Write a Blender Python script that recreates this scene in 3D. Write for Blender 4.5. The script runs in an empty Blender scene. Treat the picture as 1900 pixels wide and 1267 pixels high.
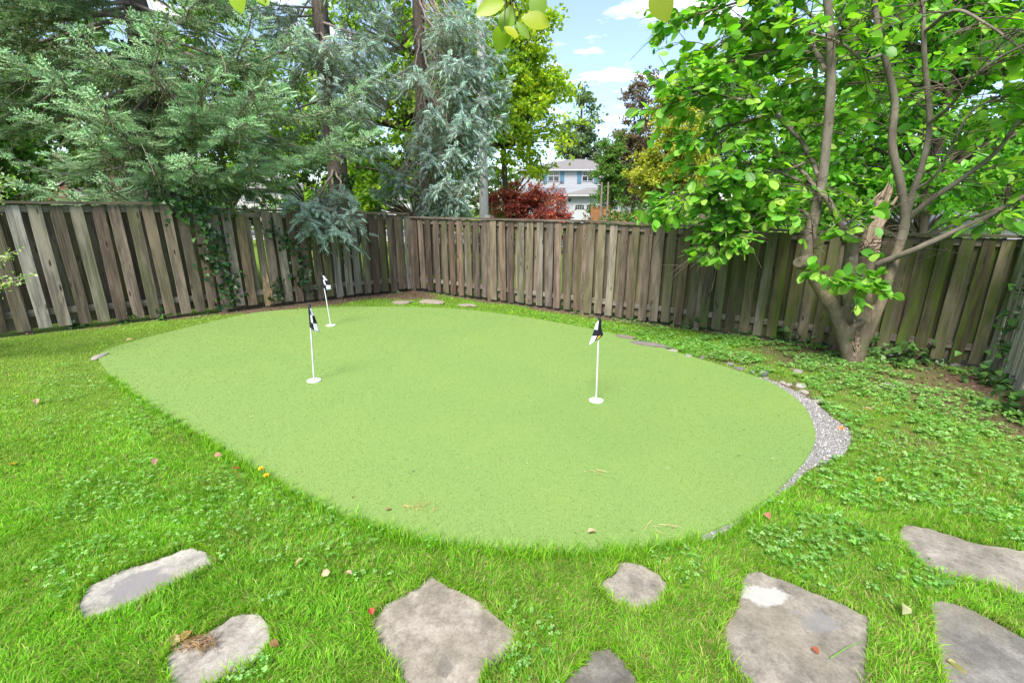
import bpy, bmesh, math, random
import numpy as np
from mathutils import Vector, noise as mnoise
rng = np.random.default_rng(11)
random.seed(11)
scene = bpy.context.scene
col = scene.collection

# ------------------------------------------------------------------ camera, sky, sun, exposure
F_PX, PITCH, CAM_H, SLOPE = 844.44, math.radians(16.1), 1.82, 0.033
cam_d = bpy.data.cameras.new('camera'); cam = bpy.data.objects.new('camera', cam_d); col.objects.link(cam)
cam_d.sensor_width = 36; cam_d.lens = 16.0; cam_d.clip_start = 0.05; cam_d.clip_end = 3000
cam.location = (0, 0, CAM_H); cam.rotation_euler = (math.pi/2 - PITCH, 0, 0)
scene.camera = cam

SUN_EL, SUN_AZ = math.radians(53), math.radians(203)     # azimuth clockwise from +Y: behind the viewer, a little left
w = bpy.data.worlds.new('World'); scene.world = w; w.use_nodes = True
nt = w.node_tree; nt.nodes.clear()
out = nt.nodes.new('ShaderNodeOutputWorld'); bg = nt.nodes.new('ShaderNodeBackground')
sky = nt.nodes.new('ShaderNodeTexSky'); sky.sky_type = 'NISHITA'; sky.sun_disc = False
sky.sun_elevation = SUN_EL; sky.sun_rotation = SUN_AZ; sky.air_density = 1.0; sky.dust_density = 0.9; sky.ozone_density = 3.0
tc = nt.nodes.new('ShaderNodeTexCoord'); sep = nt.nodes.new('ShaderNodeSeparateXYZ')
nt.links.new(tc.outputs['Generated'], sep.inputs[0])
mz = nt.nodes.new('ShaderNodeMath'); mz.operation = 'MAXIMUM'; mz.inputs[1].default_value = 0.05
nt.links.new(sep.outputs['Z'], mz.inputs[0])
dx = nt.nodes.new('ShaderNodeMath'); dx.operation = 'DIVIDE'; dy = nt.nodes.new('ShaderNodeMath'); dy.operation = 'DIVIDE'
nt.links.new(sep.outputs['X'], dx.inputs[0]); nt.links.new(mz.outputs[0], dx.inputs[1])
nt.links.new(sep.outputs['Y'], dy.inputs[0]); nt.links.new(mz.outputs[0], dy.inputs[1])
cmb = nt.nodes.new('ShaderNodeCombineXYZ'); nt.links.new(dx.outputs[0], cmb.inputs[0]); nt.links.new(dy.outputs[0], cmb.inputs[1])
cn = nt.nodes.new('ShaderNodeTexNoise'); cn.inputs['Scale'].default_value = 2.3; cn.inputs['Detail'].default_value = 7; cn.inputs['Roughness'].default_value = 0.55
cmap = nt.nodes.new('ShaderNodeMapping'); cmap.inputs['Location'].default_value = (3.7, 1.9, 0.3)
nt.links.new(cmb.outputs[0], cmap.inputs[0]); nt.links.new(cmap.outputs[0], cn.inputs['Vector'])
cr = nt.nodes.new('ShaderNodeValToRGB'); cr.color_ramp.elements[0].position = 0.55; cr.color_ramp.elements[1].position = 0.68
nt.links.new(cn.outputs['Fac'], cr.inputs[0])
mixc = nt.nodes.new('ShaderNodeMix'); mixc.data_type = 'RGBA'
haz = nt.nodes.new('ShaderNodeMix'); haz.data_type = 'RGBA'; haz.inputs['Factor'].default_value = 0.15   # thin high veil
haz.inputs[7].default_value = (4.2, 4.6, 5.0, 1)
nt.links.new(sky.outputs[0], haz.inputs[6])
nt.links.new(cr.outputs[0], mixc.inputs['Factor']); nt.links.new(haz.outputs[2], mixc.inputs[6]); mixc.inputs[7].default_value = (5.6, 5.7, 5.9, 1)
nt.links.new(mixc.outputs[2], bg.inputs[0]); bg.inputs[1].default_value = 0.086
nt.links.new(bg.outputs[0], out.inputs[0])
sun_d = bpy.data.lights.new('sun', 'SUN'); sun_d.energy = 2.6; sun_d.angle = math.radians(24); sun_d.color = (1, 0.95, 0.87)
sun = bpy.data.objects.new('sun', sun_d); col.objects.link(sun); sun.location = (-5, -10, 20)
sdir = Vector((math.sin(SUN_AZ)*math.cos(SUN_EL), math.cos(SUN_AZ)*math.cos(SUN_EL), math.sin(SUN_EL)))
sun.rotation_euler = sdir.to_track_quat('Z', 'Y').to_euler()
scene.view_settings.view_transform = 'Standard'; scene.view_settings.look = 'None'
scene.view_settings.exposure = 1.84; scene.view_settings.gamma = 1.0; scene.view_settings.use_curve_mapping = False
scene.render.engine = 'CYCLES'

# ------------------------------------------------------------------ measuring helpers
CT, ST = math.cos(PITCH), math.sin(PITCH)
def G(x, y=0.0):
    return -SLOPE*np.clip(x, -9, 9)
def ray(x, y):
    u = (x-950)/F_PX; v = (633.5-y)/F_PX
    return np.array([u, CT+v*ST, v*CT-ST])
def P(x, y, Y):                    # point at distance Y in front of the camera position
    d = ray(x, y); return d*(Y/d[1]) + np.array([0, 0, CAM_H])
def GP(x, y, dz=0.0):              # point on the yard surface
    d = ray(x, y); t = (CAM_H-dz)/(-d[2]-SLOPE*d[0]); p = d*t; p[2] += CAM_H; return p
def unit(v):
    v = np.asarray(v, float); n = np.linalg.norm(v, axis=-1, keepdims=True); return v/np.maximum(n, 1e-9)

# ------------------------------------------------------------------ object helpers
def tag(o, label=None, cat=None, group=None, kind=None):
    if label: o['label'] = label
    if cat: o['category'] = cat
    if group: o['group'] = group
    if kind: o['kind'] = kind
    return o
def thing(name, loc=(0, 0, 0), label=None, cat=None, group=None):
    o = bpy.data.objects.new(name, None); col.objects.link(o); o.location = loc; o.empty_display_size = 0.2
    return tag(o, label, cat, group)
def link(name, me, parent=None, mat=None, kind=None):
    o = bpy.data.objects.new(name, me); col.objects.link(o)
    if mat is not None and not me.materials: me.materials.append(mat)
    if parent is not None:
        o.parent = parent; o.location = -parent.location if parent.parent is None else (0, 0, 0)
    if kind: o['kind'] = kind
    return o
def tri_mesh(name, V, F, colr=None, smooth=False):
    V = np.ascontiguousarray(V, np.float32); F = np.ascontiguousarray(F, np.int32)
    me = bpy.data.meshes.new(name)
    me.vertices.add(len(V)); me.vertices.foreach_set('co', V.ravel())
    me.loops.add(F.size); me.loops.foreach_set('vertex_index', F.ravel())
    me.polygons.add(len(F)); me.polygons.foreach_set('loop_start', np.arange(0, F.size, 3, dtype=np.int32))
    me.polygons.foreach_set('use_smooth', np.full(len(F), smooth))
    if colr is not None:
        a = me.attributes.new('tint', 'FLOAT_COLOR', 'POINT')
        c = np.ones((len(V), 4), np.float32); c[:, :3] = colr; a.data.foreach_set('color', c.ravel())
    me.update(calc_edges=True); me.validate()
    return me
class MB:
    """collects triangles (with an optional tint per vertex)"""
    def __init__(s): s.v = []; s.f = []; s.c = []; s.n = 0
    def add(s, V, F, c=(1, 1, 1)):
        V = np.asarray(V, float); F = np.asarray(F, int)
        if F.shape[1] == 4: F = np.vstack([F[:, [0, 1, 2]], F[:, [0, 2, 3]]])
        s.v.append(V); s.f.append(F+s.n); s.n += len(V)
        c = np.asarray(c, float); s.c.append(np.broadcast_to(c, (len(V), 3)))
    def box(s, lo, hi, c=(1, 1, 1)):
        x0, y0, z0 = lo; x1, y1, z1 = hi
        s.add([(x0,y0,z0),(x1,y0,z0),(x1,y1,z0),(x0,y1,z0),(x0,y0,z1),(x1,y0,z1),(x1,y1,z1),(x0,y1,z1)],
              [(0,3,2,1),(4,5,6,7),(0,1,5,4),(1,2,6,5),(2,3,7,6),(3,0,4,7)], c)
    def bar(s, a, b, wd, ht, up=(0, 0, 1), c=(1, 1, 1)):
        a = np.asarray(a, float); b = np.asarray(b, float); d = unit(b-a); sd = unit(np.cross(d, up)); u = np.cross(sd, d)
        q = [sd*wd/2+u*ht/2, -sd*wd/2+u*ht/2, -sd*wd/2-u*ht/2, sd*wd/2-u*ht/2]
        s.add([a+k for k in q]+[b+k for k in q], [(0,1,2,3),(7,6,5,4),(0,4,5,1),(1,5,6,2),(2,6,7,3),(3,7,4,0)], c)
    def tube(s, pts, rad, n=6, c=(1, 1, 1), wob=0.0, cap=True, capb=False):
        pts = np.asarray(pts, float); m = len(pts); rad = np.broadcast_to(np.asarray(rad, float), (m,))
        t = unit(np.gradient(pts, axis=0)); ref = np.array([0.31, 0.95, 0.05]) if abs(t[:, 2]).mean() > .6 else np.array([0.03, 0.05, 1.0])
        a = unit(np.cross(t, ref)); b = np.cross(t, a)
        th = np.linspace(0, 2*np.pi, n, endpoint=False)
        r = rad[:, None]*(1+wob*rng.standard_normal((m, n)))
        V = pts[:, None, :] + r[..., None]*(a[:, None, :]*np.cos(th)[None, :, None] + b[:, None, :]*np.sin(th)[None, :, None])
        V = V.reshape(-1, 3); F = []
        i = np.arange(m-1)[:, None]*n; j = np.arange(n)[None, :]; k = (j+1) % n
        F = np.stack([i+j, i+k, i+n+k, i+n+j], -1).reshape(-1, 4)
        s.add(V, F, c)
        if capb: s.add(np.vstack([V[:n], pts[:1]]), [((q+1) % n, q, n) for q in range(n)], c)
        if cap:
            s.add(np.vstack([V[-n:], pts[-1:]]), [(q, (q+1) % n, n) for q in range(n)], c)
    def disc(s, ctr, r, n=20, z=None, c=(1, 1, 1), h=0.0):
        th = np.linspace(0, 2*np.pi, n, endpoint=False); ctr = np.asarray(ctr, float)
        top = np.c_[ctr[0]+r*np.cos(th), ctr[1]+r*np.sin(th), np.full(n, ctr[2])]
        s.add(np.vstack([top, ctr[None]]), [(q, (q+1) % n, n) for q in range(n)], c)
        if h:
            bot = top-np.array([0, 0, h])
            s.add(np.vstack([top, bot]), [(q, q+n, (q+1) % n+n, (q+1) % n) for q in range(n)], c)
    def mesh(s, name, smooth=False):
        return tri_mesh(name, np.vstack(s.v), np.vstack(s.f), np.vstack(s.c), smooth)
    def build(s, name, mat, parent=None, smooth=False, kind=None):
        return link(name, s.mesh(name, smooth), parent, mat, kind)
    def inst(s, TV, TF, pos, ax, scl, colr, tc=None):
        """many copies of a small template: ax (N,3,3) columns = x,y,z axes"""
        TV = np.asarray(TV, float); TF = np.asarray(TF, int); N = len(pos)
        if N == 0: return
        scl = np.asarray(scl, float)
        if scl.ndim == 1: scl = np.repeat(scl[:, None], 3, 1)
        L = TV[None]*scl[:, None, :]
        V = np.einsum('nij,nkj->nki', ax, L) + np.asarray(pos)[:, None, :]
        F = TF[None]+(np.arange(N)*len(TV))[:, None, None]
        C = np.broadcast_to(np.asarray(colr, float), (N, 3))[:, None, :]*np.ones((1, len(TV), 1))
        if tc is not None: C = C*np.asarray(tc)[None, :, None]
        s.add(V.reshape(-1, 3), F.reshape(-1, 3), C.reshape(-1, 3))
def frames(ydir, nrm):
    """local y = ydir, local z near nrm"""
    y = unit(ydir); x = unit(np.cross(y, nrm)); z = np.cross(x, y)
    return np.stack([x, y, z], -1)
def rnd_dirs(n):
    return unit(rng.standard_normal((n, 3)))
def jitter_col(base, n, sd=0.16, hue=0.05):
    base = np.asarray(base, float)
    f = np.exp(rng.standard_normal((n, 1))*sd)
    return np.clip(base*f*(1+hue*rng.standard_normal((n, 3))), 0.002, 0.9)
def pick_col(cols, n, sd=0.14, p=None):
    cols = np.asarray(cols, float); k = rng.choice(len(cols), n, p=p); return jitter_col(cols[k], n, sd)
def vnoise(x, y, s=1.0, seed=0.0):
    return np.array([mnoise.noise(Vector((a*s+seed, b*s-seed*1.7, seed))) for a, b in zip(np.ravel(x), np.ravel(y))]).reshape(np.shape(x))
class NoiseGrid:
    """fast smooth value noise"""
    def __init__(s, seed):
        s.t = np.random.default_rng(seed).random((64, 64))
    def __call__(s, x, y, sc):
        X = np.asarray(x)*sc; Y = np.asarray(y)*sc; xi = np.floor(X).astype(int); yi = np.floor(Y).astype(int)
        fx = X-xi; fy = Y-yi; fx = fx*fx*(3-2*fx); fy = fy*fy*(3-2*fy); t = s.t
        a = t[xi % 64, yi % 64]; b = t[(xi+1) % 64, yi % 64]; c = t[xi % 64, (yi+1) % 64]; d = t[(xi+1) % 64, (yi+1) % 64]
        return (a*(1-fx)+b*fx)*(1-fy)+(c*(1-fx)+d*fx)*fy
NG = [NoiseGrid(k) for k in range(6)]
def inside(poly, x, y):
    poly = np.asarray(poly); r = np.zeros(np.shape(x), bool); n = len(poly); j = n-1
    for i in range(n):
        xi, yi = poly[i]; xj, yj = poly[j]
        c = ((yi > y) != (yj > y)) & (x < (xj-xi)*(y-yi)/(yj-yi+1e-12)+xi); r ^= c; j = i
    return r
def smooth_poly(p, k=6):
    p = np.asarray(p, float); n = len(p); o = []
    for i in range(n):
        a, b, c, d = p[i-1], p[i], p[(i+1) % n], p[(i+2) % n]
        for t in np.linspace(0, 1, k, endpoint=False):
            o.append(.5*((2*b)+(-a+c)*t+(2*a-5*b+4*c-d)*t*t+(-a+3*b-3*c+d)*t**3))
    return np.array(o)
def seg_dist(A, B, x, y):
    A = np.asarray(A); B = np.asarray(B); e = B-A; L2 = e@e
    t = np.clip(((x-A[0])*e[0]+(y-A[1])*e[1])/L2, 0, 1)
    return np.hypot(x-A[0]-t*e[0], y-A[1]-t*e[1])

# ------------------------------------------------------------------ materials
class NT:
    def __init__(s, name):
        s.m = bpy.data.materials.new(name); s.m.use_nodes = True; s.t = s.m.node_tree; s.t.nodes.clear()
        s.o = s.n('OutputMaterial')
    def n(s, typ, **kw):
        nd = s.t.nodes.new('ShaderNode'+typ)
        for k, v in kw.items():
            if k in nd.inputs: nd.inputs[k].default_value = v
            else: setattr(nd, k, v)
        return nd
    def l(s, a, b): s.t.links.new(a, b)
    def mix(s, fac, a, b, blend='MIX'):
        m = s.n('Mix', data_type='RGBA', blend_type=blend)
        for sock, v in ((m.inputs['Factor'], fac), (m.inputs[6], a), (m.inputs[7], b)):
            if hasattr(v, 'links'): s.l(v, sock)
            elif isinstance(v, (int, float)): sock.default_value = v
            else: sock.default_value = (*v[:3], 1)
        return m.outputs[2]
    def noise(s, vec, scale, detail=4, rough=.55):
        nd = s.n('TexNoise'); nd.inputs['Scale'].default_value = scale; nd.inputs['Detail'].default_value = detail; nd.inputs['Roughness'].default_value = rough
        if vec is not None: s.l(vec, nd.inputs['Vector'])
        return nd.outputs['Fac']
    def ramp(s, fac, stops):
        r = s.n('ValToRGB'); e = r.color_ramp.elements
        while len(e) < len(stops): e.new(.5)
        for q, (p, c) in zip(e, stops):
            q.position = p; q.color = (c, c, c, 1) if isinstance(c, (int, float)) else (*c, 1)
        s.l(fac, r.inputs[0]); return r.outputs[0]
    def bump(s, h, strength=.4, dist=.01):
        b = s.n('Bump'); b.inputs['Strength'].default_value = strength; b.inputs['Distance'].default_value = dist; s.l(h, b.inputs['Height']); return b.outputs[0]
    def surf(s, colr, rough=.7, spec=.3, nrm=None, metal=0.0):
        p = s.n('BsdfPrincipled'); p.inputs['Roughness'].default_value = rough if isinstance(rough, (int, float)) else .5
        if not isinstance(rough, (int, float)): s.l(rough, p.inputs['Roughness'])
        p.inputs['Specular IOR Level'].default_value = spec; p.inputs['Metallic'].default_value = metal
        if hasattr(colr, 'links'): s.l(colr, p.inputs['Base Color'])
        else: p.inputs['Base Color'].default_value = (*colr, 1)
        if nrm is not None: s.l(nrm, p.inputs['Normal'])
        return p
    def done(s, sh):
        s.l(sh.outputs[0], s.o.inputs[0]); return s.m
def plain(name, c, rough=.6, spec=.3, var=.25, scale=8.0, bump=0.0, metal=0.0):
    k = NT(name); tcn = k.n('TexCoord'); f = k.noise(tcn.outputs['Object'], scale, 5)
    lo = tuple(v*(1-var) for v in c); hi = tuple(min(v*(1+var), .9) for v in c)
    c_ = k.mix(f, lo, hi); nr = k.bump(f, .5, bump) if bump else None
    return k.done(k.surf(c_, rough, spec, nr, metal))
def leaf_mat(name, trans=.35, rough=.45, spec=.35, tcol=(1.25, 1.35, .45)):
    k = NT(name); a = k.n('Attribute', attribute_name='tint')
    p = k.surf(a.outputs['Color'], rough, spec)
    if trans <= 0: return k.done(p)
    tr = k.n('BsdfTranslucent'); k.l(k.mix(1.0, a.outputs['Color'], tcol, 'MULTIPLY'), tr.inputs[0])
    ms = k.n('MixShader'); ms.inputs[0].default_value = trans; k.l(p.outputs[0], ms.inputs[1]); k.l(tr.outputs[0], ms.inputs[2])
    return k.done(ms)
def bark_mat(name, dark, light, scale=14, stretch=.25, bump=.02, lichen=None):
    k = NT(name); tcn = k.n('TexCoord'); mp = k.n('Mapping'); mp.inputs['Scale'].default_value = (1, 1, stretch); k.l(tcn.outputs['Object'], mp.inputs[0])
    f = k.noise(mp.outputs[0], scale, 7, .65); c = k.ramp(f, [(.3, dark), (.68, light)])
    if lichen:
        g = k.noise(tcn.outputs['Object'], 5, 5); c = k.mix(k.ramp(g, [(.55, 0.0), (.68, .75)]), c, lichen)
    a = k.n('Attribute', attribute_name='tint'); c = k.mix(1.0, c, a.outputs['Color'], 'MULTIPLY')
    return k.done(k.surf(c, .85, .15, k.bump(f, .8, bump)))
M = {}
M['leaf'] = leaf_mat('broad_leaf', .5, .42, .4)
M['leaf_soft'] = leaf_mat('small_leaf', .5, .55, .25)
M['needle'] = leaf_mat('spruce_needle', .28, .7, .1, (1.1, 1.1, .8))
M['grass'] = leaf_mat('grass_blade', .5, .5, .25, (1.3, 1.3, .6))
M['ivy'] = leaf_mat('ivy_leaf', .2, .4, .4)
M['bark_grey'] = bark_mat('smooth_grey_bark', (.095, .078, .058), (.205, .178, .14), 9, .6, .008, (.14, .14, .09))
M['bark_spruce'] = bark_mat('spruce_bark', (.055, .042, .035), (.16, .13, .115), 22, .35, .03)
M['bark_dark'] = bark_mat('dark_bark', (.05, .038, .028), (.14, .11, .085), 16, .25, .03)
M['bark_twig'] = bark_mat('dry_twig', (.13, .10, .085), (.28, .235, .205), 16, .5, .004)
M['splinter'] = bark_mat('broken_wood', (.16, .10, .07), (.42, .33, .25), 40, .08, .012)

k = NT('bole_bark'); tcn = k.n('TexCoord'); mp = k.n('Mapping'); mp.inputs['Scale'].default_value = (1, 1, .45); k.l(tcn.outputs['Object'], mp.inputs[0])
f_ = k.noise(mp.outputs[0], 13, 8, .65); g_ = k.noise(tcn.outputs['Object'], 3.5, 4)
c_ = k.ramp(f_, [(.3, (.085, .066, .044)), (.68, (.215, .175, .125))]); c_ = k.mix(k.ramp(g_, [(.5, 0.0), (.62, .7)]), c_, (.11, .12, .06)); h_ = k.noise(tcn.outputs['Object'], 4.5, 6, .7); c_ = k.mix(k.ramp(h_, [(.60, 0.0), (.68, .6)]), c_, (.33, .32, .28))
M['bole'] = k.done(k.surf(c_, .85, .15, k.bump(f_, .8, .015)))
def wood_mat(name):
    k = NT(name); tcn = k.n('TexCoord'); oi = k.n('ObjectInfo')
    off = k.n('Combine' 'XYZ'); mul = k.n('Math', operation='MULTIPLY'); mul.inputs[1].default_value = 37.0; k.l(oi.outputs['Random'], mul.inputs[0])
    k.l(mul.outputs[0], off.inputs[0]); k.l(mul.outputs[0], off.inputs[2])
    va = k.n('VectorMath', operation='ADD'); k.l(tcn.outputs['Object'], va.inputs[0]); k.l(off.outputs[0], va.inputs[1])
    mp = k.n('Mapping'); mp.inputs['Scale'].default_value = (1, 1, .055); k.l(va.outputs[0], mp.inputs[0])
    grain = k.noise(mp.outputs[0], 75, 6, .6)
    mp2 = k.n('Mapping'); mp2.inputs['Scale'].default_value = (1, 1, .22); k.l(va.outputs[0], mp2.inputs[0])
    blot = k.noise(mp2.outputs[0], 9, 4, .6)
    base = k.mix(1.0, oi.outputs['Color'], k.ramp(grain, [(.28, .32), (.47, .85), (.56, 1.0), (.72, 1.7)]), 'MULTIPLY')
    base = k.mix(k.ramp(blot, [(.46, 0.0), (.62, .85)]), base, k.mix(1.0, oi.outputs['Color'], (1.75, 1.72, 1.72), 'MULTIPLY'))
    blot2 = k.noise(mp2.outputs[0], 5.3, 3); base = k.mix(k.ramp(blot2, [(.55, 0.0), (.72, .7)]), base, k.mix(1.0, oi.outputs['Color'], (.55, .5, .46), 'MULTIPLY'))
    # knots
    mpk = k.n('Mapping'); mpk.inputs['Scale'].default_value = (9, 9, 3.6); k.l(va.outputs[0], mpk.inputs[0])
    vo = k.n('TexVoronoi'); vo.inputs['Scale'].default_value = 1.0; k.l(mpk.outputs[0], vo.inputs['Vector'])
    kn = k.ramp(vo.outputs['Distance'], [(.06, 1.0), (.13, 0.0)]); base = k.mix(kn, base, (.035, .025, .02))
    ring = k.ramp(vo.outputs['Distance'], [(.12, 0.0), (.18, .45), (.27, 0.0)]); base = k.mix(ring, base, k.mix(1.0, oi.outputs['Color'], (1.7, 1.65, 1.55), 'MULTIPLY'))
    # algae, amount carried by the board
    al = k.noise(mp2.outputs[0], 7.0, 5, .6); am = k.n('Math', operation='SUBTRACT'); am.inputs[0].default_value = 1.0; k.l(oi.outputs['Alpha'], am.inputs[1])
    fm = k.n('Math', operation='MULTIPLY'); k.l(k.ramp(al, [(.36, 0.0), (.62, 1.0)]), fm.inputs[0]); k.l(am.outputs[0], fm.inputs[1])
    base = k.mix(fm.outputs[0], base, (.08, .115, .018))
    return k.done(k.surf(base, .85, .15, k.bump(grain, .5, .004)))
M['fence'] = wood_mat('weathered_cedar')

# ------------------------------------------------------------------ the ground and what is laid in it
CORNER = np.array([-2.232, 10.273]); LEND = np.array([-6.553, 5.937]); REND = np.array([6.078, 5.830])
eL = unit(LEND-CORNER); eR = unit(REND-CORNER); nL = np.array([-eL[1], eL[0]]); nR = np.array([eR[1], -eR[0]])
nL = nL if nL @ (-CORNER) > 0 else -nL; nR = nR if nR @ (-CORNER) > 0 else -nR      # towards the yard
L_LEN, R_LEN = 8.0, 9.70
L_FAR = CORNER+eL*L_LEN; R_FAR = CORNER+eR*R_LEN
eN = np.array([-.50, -.866]); N_LEN = 3.2; N_FAR = R_FAR+eN*N_LEN
green_px = [(183,660),(220,642),(300,620),(400,596),(480,580),(560,574),(640,570),(760,570),(850,574),(940,584),(1040,600),(1130,618),(1200,638),(1290,664),(1380,692),(1440,715),(1490,752),(1510,790),(1512,820),(1495,855),(1450,905),(1400,945),(1350,975),(1270,1004),(1180,1018),(1100,1024),(1000,1022),(900,1018),(800,1004),(720,984),(640,958),(560,920),(500,885),(440,850),(380,812),(300,765),(240,725),(200,690)]
green = smooth_poly([GP(*p)[:2] for p in green_px], 5)
gravel_px = [(1405,700),(1440,710),(1500,738),(1545,775),(1578,800),(1572,835),(1545,852),(1500,872),(1470,902),(1435,925),(1395,955),(1350,985),(1300,1005),(1330,960),(1440,880),(1490,830),(1490,770),(1430,718)]
gravel = smooth_poly([GP(*p)[:2] for p in gravel_px], 4)
slab_px = [
 [(138,1120),(165,1082),(235,1052),(300,1030),(350,1012),(385,1022),(398,1042),(340,1072),(285,1098),(215,1135),(150,1150)],
 [(310,1215),(330,1190),(380,1172),(430,1138),(470,1132),(500,1152),(505,1185),(470,1225),(420,1250),(370,1280),(330,1300),(312,1260)],
 [(688,1150),(715,1118),(775,1085),(800,1064),(830,1085),(880,1105),(925,1140),(962,1172),(950,1205),(900,1240),(880,1300),(770,1310),(735,1235),(700,1190)],
 [(1112,1078),(1138,1062),(1150,1036),(1185,1040),(1225,1062),(1242,1085),(1225,1112),(1185,1132),(1140,1115)],
 [(1045,1262),(1085,1230),(1095,1205),(1130,1200),(1160,1225),(1185,1262),(1170,1310),(1060,1310)],
 [(1340,1165),(1368,1120),(1378,1065),(1410,1054),(1450,1068),(1540,1105),(1618,1142),(1616,1210),(1605,1300),(1440,1320),(1385,1262),(1345,1205)],
 [(1662,992),(1672,968),(1720,975),(1800,1000),(1905,1018),(2010,1045),(2010,1150),(1905,1112),(1850,1088),(1760,1068),(1700,1040)],
 [(1726,1115),(1745,1110),(1800,1125),(1850,1150),(1905,1180),(2000,1225),(1960,1340),(1790,1340),(1752,1262),(1735,1190)],
]
slabs = [np.array([GP(*p)[:2] for p in s]) for s in slab_px]

gx = np.unique(np.concatenate([np.linspace(-9, 9, 181), -9-np.geomspace(.2, 700, 24), 9+np.geomspace(.2, 700, 24)]))
gy = np.unique(np.concatenate([np.linspace(-1, 13, 141), -1-np.geomspace(.2, 300, 18), 13+np.geomspace(.2, 1500, 30)]))
XX, YY = np.meshgrid(gx, gy); ZZ = G(XX)
nearm = (np.abs(XX) < 9) & (YY > -1) & (YY < 13)
ZZ = ZZ + np.where(nearm & ~inside(green, XX, YY), (NG[0](XX+30, YY+30, 1.6)-.5)*.012, 0) - .012
for s_ in slabs:
    c_ = s_.mean(0); ZZ = np.where(nearm & inside(c_+(s_-c_)*1.12, XX, YY), ZZ-.03, ZZ)
def bed_amount(x, y):
    """1 = bare soil, 0 = lawn"""
    dl = seg_dist(CORNER, L_FAR, x, y); dr = seg_dist(CORNER, R_FAR, x, y); dn = seg_dist(R_FAR, N_FAR, x, y)
    nz = NG[1](x+40, y+40, 1.7)-.5
    sl_ = np.hypot(x-CORNER[0], y-CORNER[1]); a = np.clip((np.where(sl_ < 3.6, .58, .2)+.5*nz-dl)/.25, 0, 1)
    b = np.clip((.28+.3*nz-dr)/.2, 0, 1)
    b2 = np.clip((1.5+1.6*nz-np.hypot((x-5.0)*.55, (y-5.2)))/.6, 0, 1)*.75
    b3 = np.clip((.8+.7*nz-dn)/.4, 0, 1)
    c = np.clip((1.0+.5*nz-np.hypot(x+2.3, y-9.9))/.4, 0, 1)
    return np.maximum.reduce([a, b, b2, b3, c])
sb = np.where(nearm, bed_amount(XX, YY), 0.0)
V = np.c_[XX.ravel(), YY.ravel(), ZZ.ravel()]; nx, ny = len(gx), len(gy)
ii = (np.arange(ny-1)[:, None]*nx+np.arange(nx-1)[None, :]).ravel()
Fg = np.vstack([np.c_[ii, ii+1, ii+nx+1], np.c_[ii, ii+nx+1, ii+nx]])
k = NT('soil_and_turf'); tcn = k.n('TexCoord'); at = k.n('Attribute', attribute_name='tint')
n1 = k.noise(tcn.outputs['Object'], 38, 8, .7); n2 = k.noise(tcn.outputs['Object'], 2.3, 4)
soil = k.ramp(n1, [(.3, (.045, .03, .02)), (.55, (.12, .08, .055)), (.75, (.22, .16, .115))])
turf = k.mix(n2, (.085, .17, .016), (.14, .23, .03))
turf = k.mix(k.ramp(n1, [(.42, 0.0), (.6, 1.0)]), k.mix(.5, turf, (.07, .06, .025)), turf)
M['ground'] = k.done(k.surf(k.mix(at.outputs['Fac'], turf, soil), .95, .1, k.bump(n1, .7, .02)))
gme = tri_mesh('ground', V, Fg, np.repeat(sb.ravel()[:, None], 3, 1), True)
ground = link('ground', gme, None, M['ground']); tag(ground, kind='structure')

def slab_mesh(name, poly, z_off, thick, sub=None, rough=.004, seed=1.0, bevel=.008):
    bm = bmesh.new(); vs = [bm.verts.new((p[0], p[1], G(p[0])+z_off)) for p in poly]
    f = bm.faces.new(vs)
    if f.normal.z < 0: f.normal_flip()
    r = bmesh.ops.extrude_face_region(bm, geom=[f])
    for e in r['geom']:
        if isinstance(e, bmesh.types.BMVert): e.co.z -= thick
    bmesh.ops.recalc_face_normals(bm, faces=bm.faces)
    if bevel:
        top = [e for e in bm.edges if all(abs(v.co.z-(G(v.co.x)+z_off)) < 1e-5 for v in e.verts)]
        bmesh.ops.bevel(bm, geom=top, offset=bevel, segments=2, affect='EDGES', clamp_overlap=True)
    bmesh.ops.triangulate(bm, faces=bm.faces)
    if sub:
        for _ in range(sub):
            bmesh.ops.subdivide_edges(bm, edges=[e for e in bm.edges if e.calc_length() > .09], cuts=1, use_grid_fill=True)
        bmesh.ops.triangulate(bm, faces=bm.faces)
        for v in bm.verts: v.co.z += rough*mnoise.noise(Vector((v.co.x*5, v.co.y*5, seed)))+rough*.6*mnoise.noise(Vector((v.co.x*17, v.co.y*17, seed)))
    me = bpy.data.meshes.new(name); bm.to_mesh(me); bm.free()
    for p in me.polygons: p.use_smooth = False
    return me

# putting green
k = NT('artificial_turf'); tcn = k.n('TexCoord')
a1 = k.noise(tcn.outputs['Object'], 150, 3, .75); a2 = k.noise(tcn.outputs['Object'], 1.1, 4); a3 = k.noise(tcn.outputs['Object'], 45, 4, .7)
c = k.ramp(a1, [(.22, (.08, .145, .034)), (.5, (.148, .242, .06)), (.78, (.235, .325, .11))])
c = k.mix(k.ramp(a2, [(.35, 0.0), (.7, .5)]), c, k.mix(1.0, c, (1.2, 1.06, 1.0), 'MULTIPLY'))
c = k.mix(k.ramp(a3, [(.58, 0.0), (.74, .35)]), c, (.26, .33, .14))
M['turf'] = k.done(k.surf(c, .8, .2, k.bump(a1, .6, .006)))
me = slab_mesh('putting_green', green, .010, .035, None, bevel=.006); me.materials.append(M['turf'])
pg = link('putting_green', me); tag(pg, 'large rounded artificial turf putting green in the middle of the yard', 'putting green')
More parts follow.
